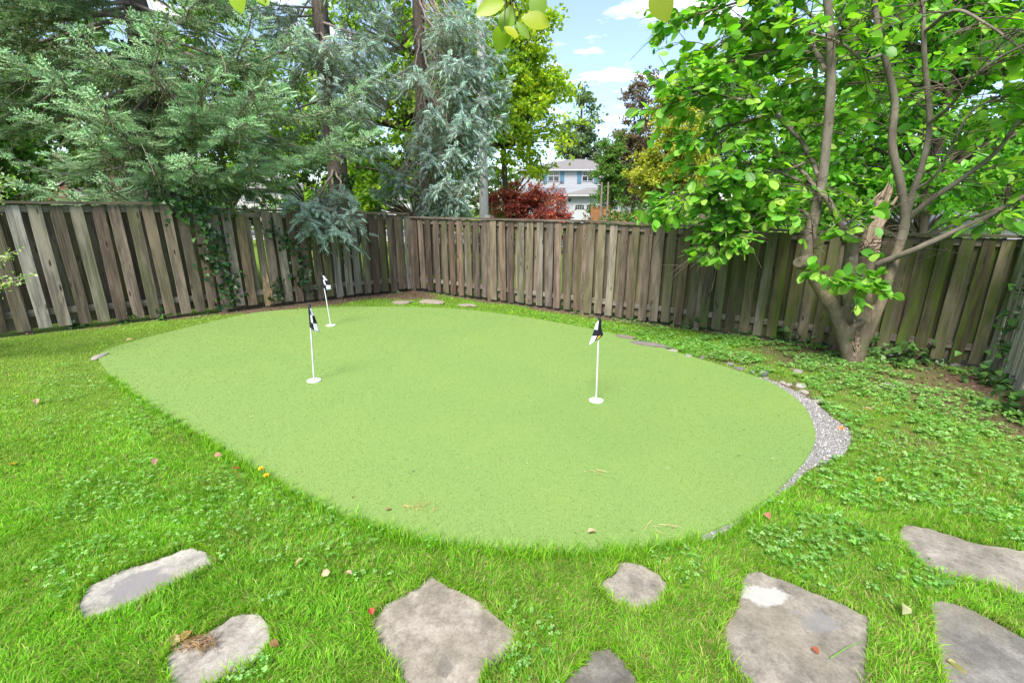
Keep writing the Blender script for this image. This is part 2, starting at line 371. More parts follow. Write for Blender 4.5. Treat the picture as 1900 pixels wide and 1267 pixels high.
# its short upright pile
n = 170000
gxy = np.c_[rng.uniform(-5.1, 3.1, n), 2.1+6.4*rng.random(n)**1.6]
gxy = gxy[inside(green, gxy[:, 0], gxy[:, 1])]; n = len(gxy)
dist = np.hypot(gxy[:, 0], gxy[:, 1])
pos = np.c_[gxy, G(gxy[:, 0])+.0095]; tone = (.86+.22*NG[2](gxy[:, 0]+20, gxy[:, 1]+20, .7)+.10*NG[3](gxy[:, 0]+20, gxy[:, 1]+20, 3.0))[:, None]
dirs = unit(np.c_[rng.standard_normal((n, 2))*.55, np.full(n, 1.0)])
mb = MB(); TB = np.array([(-.5, 0, 0), (.5, 0, 0), (0, 1, 0)])
mb.inst(TB, [(0, 1, 2)], pos, frames(dirs, rnd_dirs(n)), np.c_[.003+.0006*dist, rng.uniform(.004, .008, n), np.ones(n)], pick_col([(.078, .148, .034), (.15, .245, .062), (.27, .355, .145)], n, .15, [.3, .45, .25])*tone)
mb.build('turf_pile', M['grass'], pg, kind='stuff')

n = 230; q = np.c_[rng.uniform(-5, 3, n), 2.1+6.2*rng.random(n)**1.5]; q = q[inside(green, q[:, 0], q[:, 1])]; n = len(q); mb = MB()
mb.inst(TB, [(0, 1, 2)], np.c_[q, G(q[:, 0])+.017], frames(np.c_[rng.normal(0, 1, (n, 2)), rng.normal(0, .1, n)], np.array([[0, 0, 1.0]])+rng.normal(0, .2, (n, 3))), np.c_[rng.uniform(.004, .012, n), rng.uniform(.008, .035, n), np.ones(n)], pick_col([(.45, .34, .20), (.20, .12, .07), (.55, .52, .40), (.10, .07, .04)], n))
mb.build('leaf_scraps', M['grass'], pg, kind='stuff')

# gravel strip
me = slab_mesh('gravel_strip', gravel, .002, .03, None, bevel=0)
k = NT('gravel_bed'); tcn = k.n('TexCoord'); v1 = k.noise(tcn.outputs['Object'], 160, 4, .8)
me.materials.append(k.done(k.surf(k.ramp(v1, [(.3, (.09, .085, .08)), (.55, (.26, .245, .235)), (.75, (.42, .40, .385))]), .9, .2, k.bump(v1, .8, .01))))
gs = link('gravel_strip', me); tag(gs, 'grey crushed gravel strip along the right edge of the putting green', kind='structure')
OCT = np.array([(1,0,0),(-1,0,0),(0,1,0),(0,-1,0),(0,0,1),(0,0,-1)])*.5; OCF = [(0,2,4),(2,1,4),(1,3,4),(3,0,4),(2,0,5),(1,2,5),(3,1,5),(0,3,5)]
lo, hi = gravel.min(0), gravel.max(0); q = rng.uniform(lo, hi, (26000, 2)); q = q[inside(gravel, q[:, 0], q[:, 1]) & ~inside(green, q[:, 0], q[:, 1])]; n = len(q)
mb = MB(); s_ = rng.uniform(.006, .017, (n, 1))*rng.uniform(.7, 1.2, (n, 3))
mb.inst(OCT, OCF, np.c_[q, G(q[:, 0])+.004], frames(rnd_dirs(n), rnd_dirs(n)), s_, pick_col([(.20, .19, .18), (.32, .305, .29), (.13, .125, .12), (.40, .385, .37)], n, .2))
k = NT('gravel_stone'); at = k.n('Attribute', attribute_name='tint'); M['pebble'] = k.done(k.surf(at.outputs['Color'], .9, .2))
mb.build('crushed_stone', M['pebble'], gs, kind='stuff')

# flagstones
def flag_mat(name, base, dark, pale, stain=None, palepatch=None):
    k = NT(name); tcn = k.n('TexCoord'); o = tcn.outputs['Object']
    f = k.noise(o, 7, 10, .75); g = k.noise(o, 70, 8, .8); h = k.noise(o, 2.6, 3)
    c = k.ramp(f, [(.3, dark), (.5, base), (.72, pale)])
    c = k.mix(k.ramp(h, [(.5, 0.0), (.66, .55)]), c, (.20, .175, .125))
    c = k.mix(k.ramp(g, [(.36, .8), (.52, 0.0)]), c, k.mix(1.0, c, (.6, .58, .55), 'MULTIPLY'))
    for st in (stain, palepatch):
        if st:
            ctr, sc, colr, amt = st
            mp = k.n('Mapping'); mp.inputs['Location'].default_value = (-ctr[0], -ctr[1], 0); k.l(o, mp.inputs[0])
            mp2 = k.n('Mapping'); mp2.inputs['Scale'].default_value = (1/sc[0], 1/sc[1], 0); mp2.inputs['Rotation'].default_value = (0, 0, sc[2]); k.l(mp.outputs[0], mp2.inputs[0])
            ad = k.n('VectorMath', operation='ADD'); nz = k.n('TexNoise'); nz.inputs['Scale'].default_value = 11.0; nz.inputs['Detail'].default_value = 8; nz.inputs['Roughness'].default_value = .65; k.l(o, nz.inputs['Vector'])
            sb_ = k.n('VectorMath', operation='SUBTRACT'); k.l(nz.outputs['Color'], sb_.inputs[0]); sb_.inputs[1].default_value = (.5, .5, .5)
            sm = k.n('VectorMath', operation='SCALE'); k.l(sb_.outputs[0], sm.inputs[0]); sm.inputs['Scale'].default_value = 2.6
            k.l(mp2.outputs[0], ad.inputs[0]); k.l(sm.outputs[0], ad.inputs[1])
            fl = k.n('VectorMath', operation='MULTIPLY'); k.l(ad.outputs[0], fl.inputs[0]); fl.inputs[1].default_value = (1, 1, 0)
            ln = k.n('VectorMath', operation='LENGTH'); k.l(fl.outputs[0], ln.inputs[0])
            c = k.mix(k.ramp(ln.outputs['Value'], [(.75, amt), (1.0, 0.0)]), c, colr)
    return k.done(k.surf(c, .8, .25, k.bump(g, .5, .006)))
def ragged(p):
    o = []; n = len(p)
    for i in range(n):
        a, b_, c_ = p[i-1], p[i], p[(i+1) % n]; o += [b_*.88+a*.12, b_*.965+a*.0175+c_*.0175, b_*.88+c_*.12]
        for t in (.35, .65): o.append(b_*(1-t)+c_*t)
    o = np.array(o); return o+rng.standard_normal(o.shape)*.005
slab_info = [
 ('pale flagstone with a dark damp middle, sunk in grass at far left', (.40,.38,.365), (.25,.235,.225), (.52,.50,.485), ((265,1082),(.155,.115,.25),(.185,.17,.168),.95), None),
 ('pale rounded flagstone with a clump of dry needles on it', (.40,.375,.35), (.27,.25,.23), (.52,.50,.475), None, None),
 ('large pointed tan flagstone at bottom centre with two dark marks', (.33,.295,.255), (.22,.195,.165), (.46,.425,.385), ((825,1228),(.035,.05,0),(.10,.09,.08),.55), None),
 ('small tan flagstone alone beside the front of the putting green', (.35,.32,.285), (.25,.225,.2), (.47,.44,.41), None, None),
 ('small dark grey flagstone cut by the bottom edge of the picture', (.19,.175,.165), (.12,.11,.105), (.29,.27,.26), None, None),
 ('large flagstone with a white patch at its far corner', (.30,.275,.245), (.18,.17,.16), (.40,.37,.335), ((1520,1150),(.10,.07,.3),(.17,.165,.16),.7), ((1425,1103),(.125,.062,.35),(.40,.39,.365),.7)),
 ('long grey flagstone at the right edge nearest the gravel', (.33,.305,.275), (.21,.195,.175), (.46,.43,.395), None, None),
 ('smooth dark grey flagstone in the bottom right corner', (.235,.225,.215), (.165,.16,.155), (.33,.315,.30), None, None)]
for i, (poly, inf) in enumerate(zip(slabs, slab_info)):
    lab, b_, d_, p_, st, pp = inf; b_, d_, p_ = (tuple(v*q*w_ for v, w_ in zip(c3, (1.03, 1.0, .93))) for c3, q in ((b_, .66), (d_, .44), (p_, .84)))
    st = (GP(*st[0])[:2], st[1], st[2], st[3]) if st else None; pp = (GP(*pp[0])[:2], pp[1], pp[2], pp[3]) if pp else None
    sp = ragged(poly)
    me = slab_mesh('flagstone', sp, -.012, .06, 2, .006, i*3.1, .008); me.materials.append(flag_mat('flagstone_%s' % 'abcdefgh'[i], b_, d_, p_, st, pp))
    tag(link('flagstone', me), lab, 'flagstone', 'flagstones set in the lawn')

# street beyond the fence
def sheet(name, x0, x1, y0, y1, dz, mat):
    xs = np.unique(np.clip([x0, -9, 9, x1], x0, x1)); mb = MB()
    for a, b in zip(xs[:-1], xs[1:]): mb.add([(a, y0, G(a)+dz), (b, y0, G(b)+dz), (b, y1, G(b)+dz), (a, y1, G(a)+dz)], [(0, 1, 2, 3)])
    return tag(mb.build(name, mat), kind='structure')
M['asphalt'] = plain('asphalt', (.11, .11, .112), .9, .2, .3, 40, .004)
M['concrete'] = plain('concrete', (.40, .39, .37), .85, .2, .18, 12, .002)
sheet('road', -300, 300, 27, 34.5, .004, M['asphalt'])
sheet('pavement', -300, 300, 24.6, 26.0, .01, M['concrete'])
for yk in (26.82, 34.5):
    mb = MB()
    for a, b in ((-200, -9), (-9, 9), (9, 200)): mb.bar((a, yk+.09, G(a)+.05), (b, yk+.09, G(b)+.05), .18, .13)
    tag(mb.build('kerb', M['concrete']), kind='structure')
sheet('driveway', 8.6, 13.6, 34.8, 50.6, .012, M['concrete'])

# ------------------------------------------------------------------ wooden fences
def board_mesh(seed, wd=.14, th=.019):
    r = np.random.default_rng(seed); mb = MB(); n = 7; z = np.linspace(0, 1, n)
    bx = np.cumsum(r.normal(0, .0022, n)); by = np.cumsum(r.normal(0, .0016, n)); bx -= np.linspace(bx[0], bx[-1], n)*.6
    ww = wd/2*(1+r.normal(0, .012, n)); V = []
    for i in range(n):
        zt = z[i] + (r.normal(0, .004) if i in (0, n-1) else 0); tl = r.normal(0, .004) if i == n-1 else 0
        ch = .003
        V += [(bx[i]-ww[i], by[i]-th/2+ch, zt-tl), (bx[i]-ww[i]+ch, by[i]-th/2, zt-tl), (bx[i]+ww[i]-ch, by[i]-th/2, zt+tl), (bx[i]+ww[i], by[i]-th/2+ch, zt+tl), (bx[i]+ww[i], by[i]+th/2, zt+tl), (bx[i]-ww[i], by[i]+th/2, zt-tl)]
    F = []
    for i in range(n-1):
        for j in range(6): F.append((i*6+j, i*6+(j+1) % 6, (i+1)*6+(j+1) % 6, (i+1)*6+j))
    for o, rev in ((0, 1), ((n-1)*6, 0)):
        for tr in ((0, 1, 2), (0, 2, 3), (0, 3, 4), (0, 4, 5)):
            t = [o+q for q in tr]; F.append((t[::-1] if rev else t)+[t[0] if not rev else t[-1]])
    F = [f if len(f) == 4 else f for f in F]
    quads = [f for f in F[:6*(n-1)]]; tris = [f[:3] for f in F[6*(n-1):]]
    mb.add(V, quads); mb.add(V, tris)
    me = mb.mesh('board'); me.materials.append(M['fence']); return me
BOARDS = [board_mesh(100+i) for i in range(9)]
SLATS = [board_mesh(200+i, .062, .034) for i in range(4)]
def wood_obj(name, me, parent, loc, rz, sz, tint, moss, lean=0.0):
    o = bpy.data.objects.new(name, me); col.objects.link(o); o.parent = parent
    o.location = Vector(loc)-parent.location; o.rotation_euler = (0, lean, rz); o.scale = (1, 1, sz); o.color = (*tint, 1-moss); return o
TINTS = [tuple(v*w_ for v, w_ in zip(t3, (.96, .90, .845))) for t3 in [(.108,.086,.070), (.128,.105,.088), (.15,.134,.12), (.108,.082,.062), (.080,.063,.052), (.098,.082,.071), (.205,.195,.185)]]
def rail(parent, name, a, b, wd, ht, tint, moss):
    mb = MB(); a = np.asarray(a, float); b = np.asarray(b, float); L = np.linalg.norm(b-a)
    mb.box((-wd/2, -ht/2, 0), (wd/2, ht/2, L))
    me = mb.mesh(name); me.materials.append(M['fence'])
    o = bpy.data.objects.new(name, me); col.objects.link(o); o.parent = parent; o.location = Vector(a)-parent.location
    d = Vector(b-a).normalized(); z = d; x = Vector((0, 0, 1)).cross(z).normalized() if abs(d.z) < .95 else Vector((1, 0, 0)); y = z.cross(x)
    from mathutils import Matrix
    o.rotation_euler = Matrix(((x.x, y.x, z.x), (x.y, y.y, z.y), (x.z, y.z, z.z))).to_euler(); o.color = (*tint, 1-moss); return o
def fence(name, A, e, nrm, s0, s1, top, period, posts, label, tintw, mossf, phase=0.0, skip=()):
    base = (A[0], A[1], float(G(A[0]))); root = thing(name, base, label, 'fence')
    rz = math.atan2(e[1], e[0]); flip = 0 if (np.array([math.sin(rz), -math.cos(rz)]) @ nrm) > 0 else math.pi
    pt = lambda s, off=0: np.array([*(A+e*s+nrm*off), 0.0])
    s = s0+phase; i = 0
    while s < s1:
        for side, off, ss in (('f', .0385, s), ('b', -.0385, s+period/2)):
            if ss > s1-.05: continue
            if side == 'f' and any(abs(ss-q) < .07 for q in skip): continue
            p = pt(ss+random.gauss(0, .008), off+random.gauss(0, .001)); g = float(G(p[0])); zt = top(ss)-.012-random.random()*.006
            zb = g+(.025 if side == 'f' else .05)+random.random()*.04
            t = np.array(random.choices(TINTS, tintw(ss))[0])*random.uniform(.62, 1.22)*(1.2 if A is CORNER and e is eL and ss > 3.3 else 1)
            ms = min(1, max(0, mossf(ss)+random.uniform(-.25, .25)))
            wood_obj('board', random.choice(BOARDS), root, (p[0], p[1], zb), rz+flip, zt-zb, t, ms, random.gauss(0, .005)).scale.x = random.uniform(.93, 1.03) if side == 'f' else random.uniform(.8, .98)
        s += period*random.uniform(.97, 1.03); i += 1
    ps = [s0]+list(posts)+[s1]
    for a, b in zip(ps[:-1], ps[1:]):
        for h in (.27, None):
            za, zb = (float(G(pt(a)[0]))+h, float(G(pt(b)[0]))+h) if h else (top(a+.01)-.065, top(b-.01)-.065)
            A3, B3 = pt(a+.046), pt(b-.046); A3[2] = za; B3[2] = zb
            rail(root, 'rail', A3, B3, .038, .089, TINTS[2], .1) if False else rail(root, 'rail', A3, B3, .036, .089, TINTS[2], .1)
        A3, B3 = pt(a+.003), pt(b-.003); A3[2] = top(a+.01)+.016; B3[2] = top(b-.01)+.016
        rail(root, 'cap_board', A3, B3, .15, .034, TINTS[5], mossf((a+b)/2)*.6)
    for q, tall in [(s0, .0)]+[(q, .055) for q in posts]+[(s1, .0)]:
        p = pt(q); g = float(G(p[0])); zt = max(top(q-.02), top(q+.02))
        A3 = np.array([p[0], p[1], g-.1]); B3 = np.array([p[0], p[1], zt-.004])
        o = rail(root, 'post', A3, B3, .082, .082, TINTS[0], .1); o.rotation_euler = (0, 0, rz)
        if tall:
            mb = MB(); mb.box((-.062, -.085, 0), (.062, .085, .03)); mb.box((-.048, -.06, .03), (.048, .06, .055)); me = mb.mesh('post_cap'); me.materials.append(M['fence'])
            c_ = bpy.data.objects.new('post_cap', me); col.objects.link(c_); c_.parent = root; c_.location = Vector((p[0], p[1], zt+.035))-root.location; c_.rotation_euler = (0, 0, rz); c_.color = (.24, .22, .19, 1)
    return root, pt
topL = lambda s: 1.898 if s > 3.78 else 1.727+(s-.06)*.0262
def topR(s): return float(np.interp(s, [0, 4.03, 5.82, 7.4, 9.8], [1.652, 1.612, 1.552, 1.495, 1.489]))
fL, ptL = fence('wooden_fence', CORNER, eL, nL, .05, L_LEN, topL, .2, [1.75, 3.78, 6.1], 'tall weathered board fence along the left side under the spruces',
      lambda s: (3, 4, 3 if s > 3.5 else 1, 2.5, 1.5, 2, .8), lambda s: .22, .07, skip=(3.07,))
fR, ptR = fence('wooden_fence', CORNER, eR, nR, .05, R_LEN+.16, topR, .2, [2.02, 4.03, 6.05, 8.0], 'grey-brown board fence from the back corner to the right, mossy behind the tree',
      lambda s: (4, 3, 3 if 1 < s < 5 else .6, 2.2 if s < 6 else 2, 2, 3, 1.2 if s < 5 else .2), lambda s: float(np.interp(s, [0, 4, 6, 7, 9.7], [.05, .08, .45, .8, .85])), .07)
# the broken board on the left fence: only its splintered lower end is left
p = ptL(3.07, .0385); mb = MB(); g = float(G(p[0]))
zz = [0, .25, .42]; V = []
for z_, w_ in ((0, .07), (.22, .07), (.40, .05)):
    V += [(-w_, -.0095, z_), (w_, -.0095, z_), (w_, .0095, z_), (-w_, .0095, z_)]
V += [(-.045, 0, .56), (.0, 0, .47), (.03, 0, .60)]
mb.add(V, [(0,1,5,4),(1,2,6,5),(2,3,7,6),(3,0,4,7),(4,5,9,8),(5,6,10,9),(6,7,11,10),(7,4,8,11)]); mb.add(V, [(8,13,12),(8,9,13),(9,14,13),(9,10,14),(10,13,14),(10,11,13),(11,12,13),(11,8,12)])
me = mb.mesh('broken_board'); me.materials.append(M['fence']); o = wood_obj('broken_board', me, fL, (p[0], p[1], g+.02), math.atan2(eL[1], eL[0])+math.pi, 1, (.23, .16, .10), 0); o['label'] = 'splintered lower end of a broken board'
# neighbour's slatted fence, right edge
rootN = thing('slat_fence', (R_FAR[0], R_FAR[1], float(G(R_FAR[0]))), 'fence of narrow upright slats, green with algae, at the right edge', 'fence')
nN = np.array([-eN[1], eN[0]]); nN = nN if nN @ (-R_FAR) > 0 else -nN; rzN = math.atan2(eN[1], eN[0])
s = .06; j = 0
while s < N_LEN:
    p = R_FAR+eN*s+nN*.05; g = float(G(p[0])); m_ = float(np.interp(s, [0, .5, .9, 3], [.9, .7, .2, .1]))
    t = np.array((.44, .42, .35))*random.uniform(.75, 1.15)
    wood_obj('slat', SLATS[j % 4], rootN, (p[0], p[1], g+.02), rzN+math.pi, 1.72+random.gauss(0, .006), t, min(1, m_+random.uniform(-.2, .2)), random.gauss(0, .004)); s += .078; j += 1
for h in (.3, 1.5):
    a = np.array([*(R_FAR+eN*.05), float(G(R_FAR[0]))+h]); b = np.array([*N_FAR, float(G(N_FAR[0]))+h]); rail(rootN, 'rail', a, b, .04, .09, TINTS[2], .3)
a = np.array([*(R_FAR+eN*.02+nN*.03), float(G(R_FAR[0]))+1.765]); b = np.array([*(N_FAR+nN*.03), float(G(N_FAR[0]))+1.765]); rail(rootN, 'cap_board', a, b, .16, .036, (.1, .085, .07), .3)
for q in (.0, 2.4):
    p = R_FAR+eN*q-nN*.06; rail(rootN, 'post', (p[0], p[1], float(G(p[0]))-.1), (p[0], p[1], float(G(p[0]))+1.74), .09, .09, TINTS[0], .3)

# ------------------------------------------------------------------ golf flags
M['white_plastic'] = plain('white_plastic', (.52, .525, .53), .4, .4, .04)
M['black_cloth'] = plain('black_cloth', (.012, .012, .018), .8, .2, .2, 60)
M['white_cloth'] = plain('white_cloth', (.55, .56, .60), .8, .2, .05, 60)
M['yellow_print'] = plain('yellow_print', (.75, .46, .03), .7, .2, .1, 60)
M['dark_cap'] = plain('dark_cap', (.03, .03, .032), .5, .4, .1)
def golf_flag(base_px, top_px, label, rows, patch=False):
    b = GP(*base_px, dz=.0); d = ray(*top_px); t = (b[1]+0)/d[1]; top = d*t+np.array([0, 0, CAM_H])
    b[2] = G(b[0])+.0
    root = thing('golf_flag', b, label, 'golf flag', 'golf flags on the putting green')
    ax = unit(top-b); L = np.linalg.norm(top-b)
    mb = MB(); mb.disc((b[0], b[1], b[2]+.018), .072, 28, h=.012); mb.build('cup_disc', M['white_plastic'], root)
    mb = MB(); mb.tube([b, b+ax*L*.5, b+ax*L], .0085, 8); mb.build('pole', M['white_plastic'], root, True)
    mb = MB(); mb.tube([b+ax*(L-.03), b+ax*(L-.012), b+ax*(L+.012)], [.014, .015, .012], 10); mb.build('pole_cap', M['dark_cap'], root)
    # cloth: rows of points hanging from the sleeve, (across, down, towards viewer) in metres
    nr, nc = len(rows), len(rows[0]); S = 4
    grid = np.array(rows, float)
    def interp(a, m):
        x = np.linspace(0, len(a)-1, m); i = np.clip(x.astype(int), 0, len(a)-2); f_ = x-i; return a[i]*(1-f_)[:, None, None]+a[i+1]*f_[:, None, None]
    R_, C_ = (nr-1)*S+1, (nc-1)*S+1
    g2 = interp(grid, R_); g2 = np.swapaxes(interp(np.swapaxes(g2, 0, 1), C_), 0, 1)
    tp = b+ax*(L-.02)
    Vg = np.array([[tp+np.array([q[0], -q[2], 0])+(-ax*q[1]) for q in r] for r in g2]).reshape(-1, 3)
    Fq, mi = [], []
    for i in range(R_-1):
        for j in range(C_-1):
            Fq.append((i*C_+j, (i+1)*C_+j, (i+1)*C_+j+1, i*C_+j+1)); cell = (i//S+j//S) % 2
            hem = j < 2
            m_ = 0 if (hem or cell == 0) else 1
            if patch: m_ = 1 if (j//S == 1 and (i//S) % 2 == 0 and j % S >= 1) else 2 if (i//S == nr-2 and j//S == 0 and i % S < 3 and j % S >= 2) else 0
            mi.append(m_)
    me = bpy.data.meshes.new('cloth'); me.from_pydata([tuple(v) for v in Vg], [], Fq)
    for m_ in ('black_cloth', 'white_cloth', 'yellow_print'): me.materials.append(M[m_])
    me.polygons.foreach_set('material_index', np.array(mi, np.int32)); me.polygons.foreach_set('use_smooth', np.ones(len(Fq), bool))
    me.update(); o = link('cloth', me, root); so = o.modifiers.new('thickness', 'SOLIDIFY'); so.thickness = .0015
    return root
# (across, down, out) for each row of squares
golf_flag((583,708), (574,566), 'checkered golf flag nearest the left on the putting green, drooping to the right',
  [[(-.01,0,.012),(.012,.01,.02),(.02,.02,.0)], [(-.008,.07,.014),(.03,.085,.025),(.045,.09,.0)], [(-.006,.14,.014),(.04,.165,.03),(.068,.175,-.005)], [(-.004,.21,.014),(.05,.245,.03),(.088,.27,0)]])
golf_flag((614,605), (597,507), 'checkered golf flag standing farthest back, next to the left fence',
  [[(-.012,0,.012),(.014,.01,.02),(.03,.02,.0)], [(-.012,.07,.014),(.03,.08,.025),(.07,.09,.0)], [(-.010,.14,.014),(.045,.155,.03),(.105,.16,-.005)], [(-.004,.20,.014),(.045,.23,.03),(.10,.225,0)]])
golf_flag((1106,745), (1112,588), 'checkered golf flag on the right of the green with a yellow mark, cloth folded left',
  [[(.020,0,.0),(.0,.0,.024),(-.03,.035,.012)], [(.022,.09,.0),(-.004,.10,.026),(-.048,.10,.012)], [(.045,.155,.0),(-.005,.16,.026),(-.065,.165,.012)], [(.012,.185,.012),(-.03,.205,.026),(-.095,.265,.01)]], True)

# ------------------------------------------------------------------ plants: leaf shapes
DIA = np.array([(0, 0, 0), (-.36, .45, .06), (0, 1, -.05), (.36, .45, .06)]); DIF = [(0, 3, 1), (1, 3, 2)]
def leaf_big(wd=.62, fold=.10, droop=.16, rows=0):
    ys = [0, .16, .42, .70, .90, 1.0]; ws = [.02, .30, .48, .46, .24, .0]; V = []; F = []
    if rows: ys = np.linspace(0, 1, rows); ws = .5*np.sin(np.pi*ys**1.15)**.75*(1-.25*ys)
    for y, w_ in zip(ys, ws):
        z = -droop*y*y
        V += [(-w_*wd, y, z+fold*w_), (0, y, z), (w_*wd, y, z+fold*w_)]
    for i in range(len(ys)-1):
        a = i*3; b = a+3
        for q in (0, 1):
            F += [(a+q, a+q+1, b+q+1), (a+q, b+q+1, b+q)]
    return np.array(V), np.array(F)
LB_V, LB_F = leaf_big()
LM_V = np.array([(0,0,0),(-.3,.3,.05),(-.26,.72,.02),(0,1,-.1),(.26,.72,.02),(.3,.3,.05),(0,.5,-.03)]); LM_F = np.array([(6,1,0),(6,2,1),(6,3,2),(6,4,3),(6,5,4),(6,0,5)])
IVY_V = np.array([(0,0,0),(-.5,.12,.05),(-.3,.55,.02),(0,1,-.06),(.3,.55,.02),(.5,.12,.05)]); IVY_F = np.array([(0,5,4),(0,4,3),(0,3,2),(0,2,1)])
def shoot(nn=11, seed=0, ln=.40, wd=.17, core=0):
    r = np.random.default_rng(seed); V = []; F = []; tc_ = []
    for i in range(nn):
        t = .02+.90*i/nn; a = i*2.4+r.normal(0, .2); el = (1.12 if i < nn-5 else .75-.13*(i-nn+5))
        rad = np.array([math.cos(a), 0, math.sin(a)]); d = unit(rad*math.sin(el)+np.array([0, math.cos(el), 0])); sd = unit(np.cross(d, rad+np.array([0, .3, 0])))
        o = np.array([0, t, 0]); k0 = len(V); l_ = ln*(1.0-.30*t)
        V += [o, o+d*l_-sd*wd*.5, o+d*l_+sd*wd*.5] if core else [o-sd*wd*.5, o+sd*wd*.5, o+d*l_]; F.append((k0, k0+1, k0+2)); tc_ += [.8, 1.05, 1.05] if core else [.85, .85, 1.15]
    if core:
        k0 = len(V); a4 = [(math.cos(q), math.sin(q)) for q in (0.3, 2.39, 4.49)]
        V += [np.array([0, .0, 0])]+[np.array([core*c, .35, core*s]) for c, s in a4]+[np.array([core*.8*c, .75, core*.8*s]) for c, s in a4]+[np.array([0, .98, 0])]; tc_ += [.8]+[.88]*3+[.95]*3+[1.1]
        for q in range(3):
            p_ = (q+1) % 3; F += [(k0, k0+1+p_, k0+1+q), (k0+1+q, k0+1+p_, k0+4+p_), (k0+1+q, k0+4+p_, k0+4+q), (k0+4+q, k0+4+p_, k0+7)]
    return np.array(V), np.array(F), np.array(tc_)
SHOOTS = [shoot(24, s_, .33, .07, .10) for s_ in range(3)]
SHOOTS_THIN = [shoot(7, 10+s_, .30, .17) for s_ in range(3)]
def bez(a, b, c, n=6):
    t = np.linspace(0, 1, n)[:, None]; a, b, c = map(np.asarray, (a, b, c)); return (1-t)**2*a+2*t*(1-t)*b+t*t*c

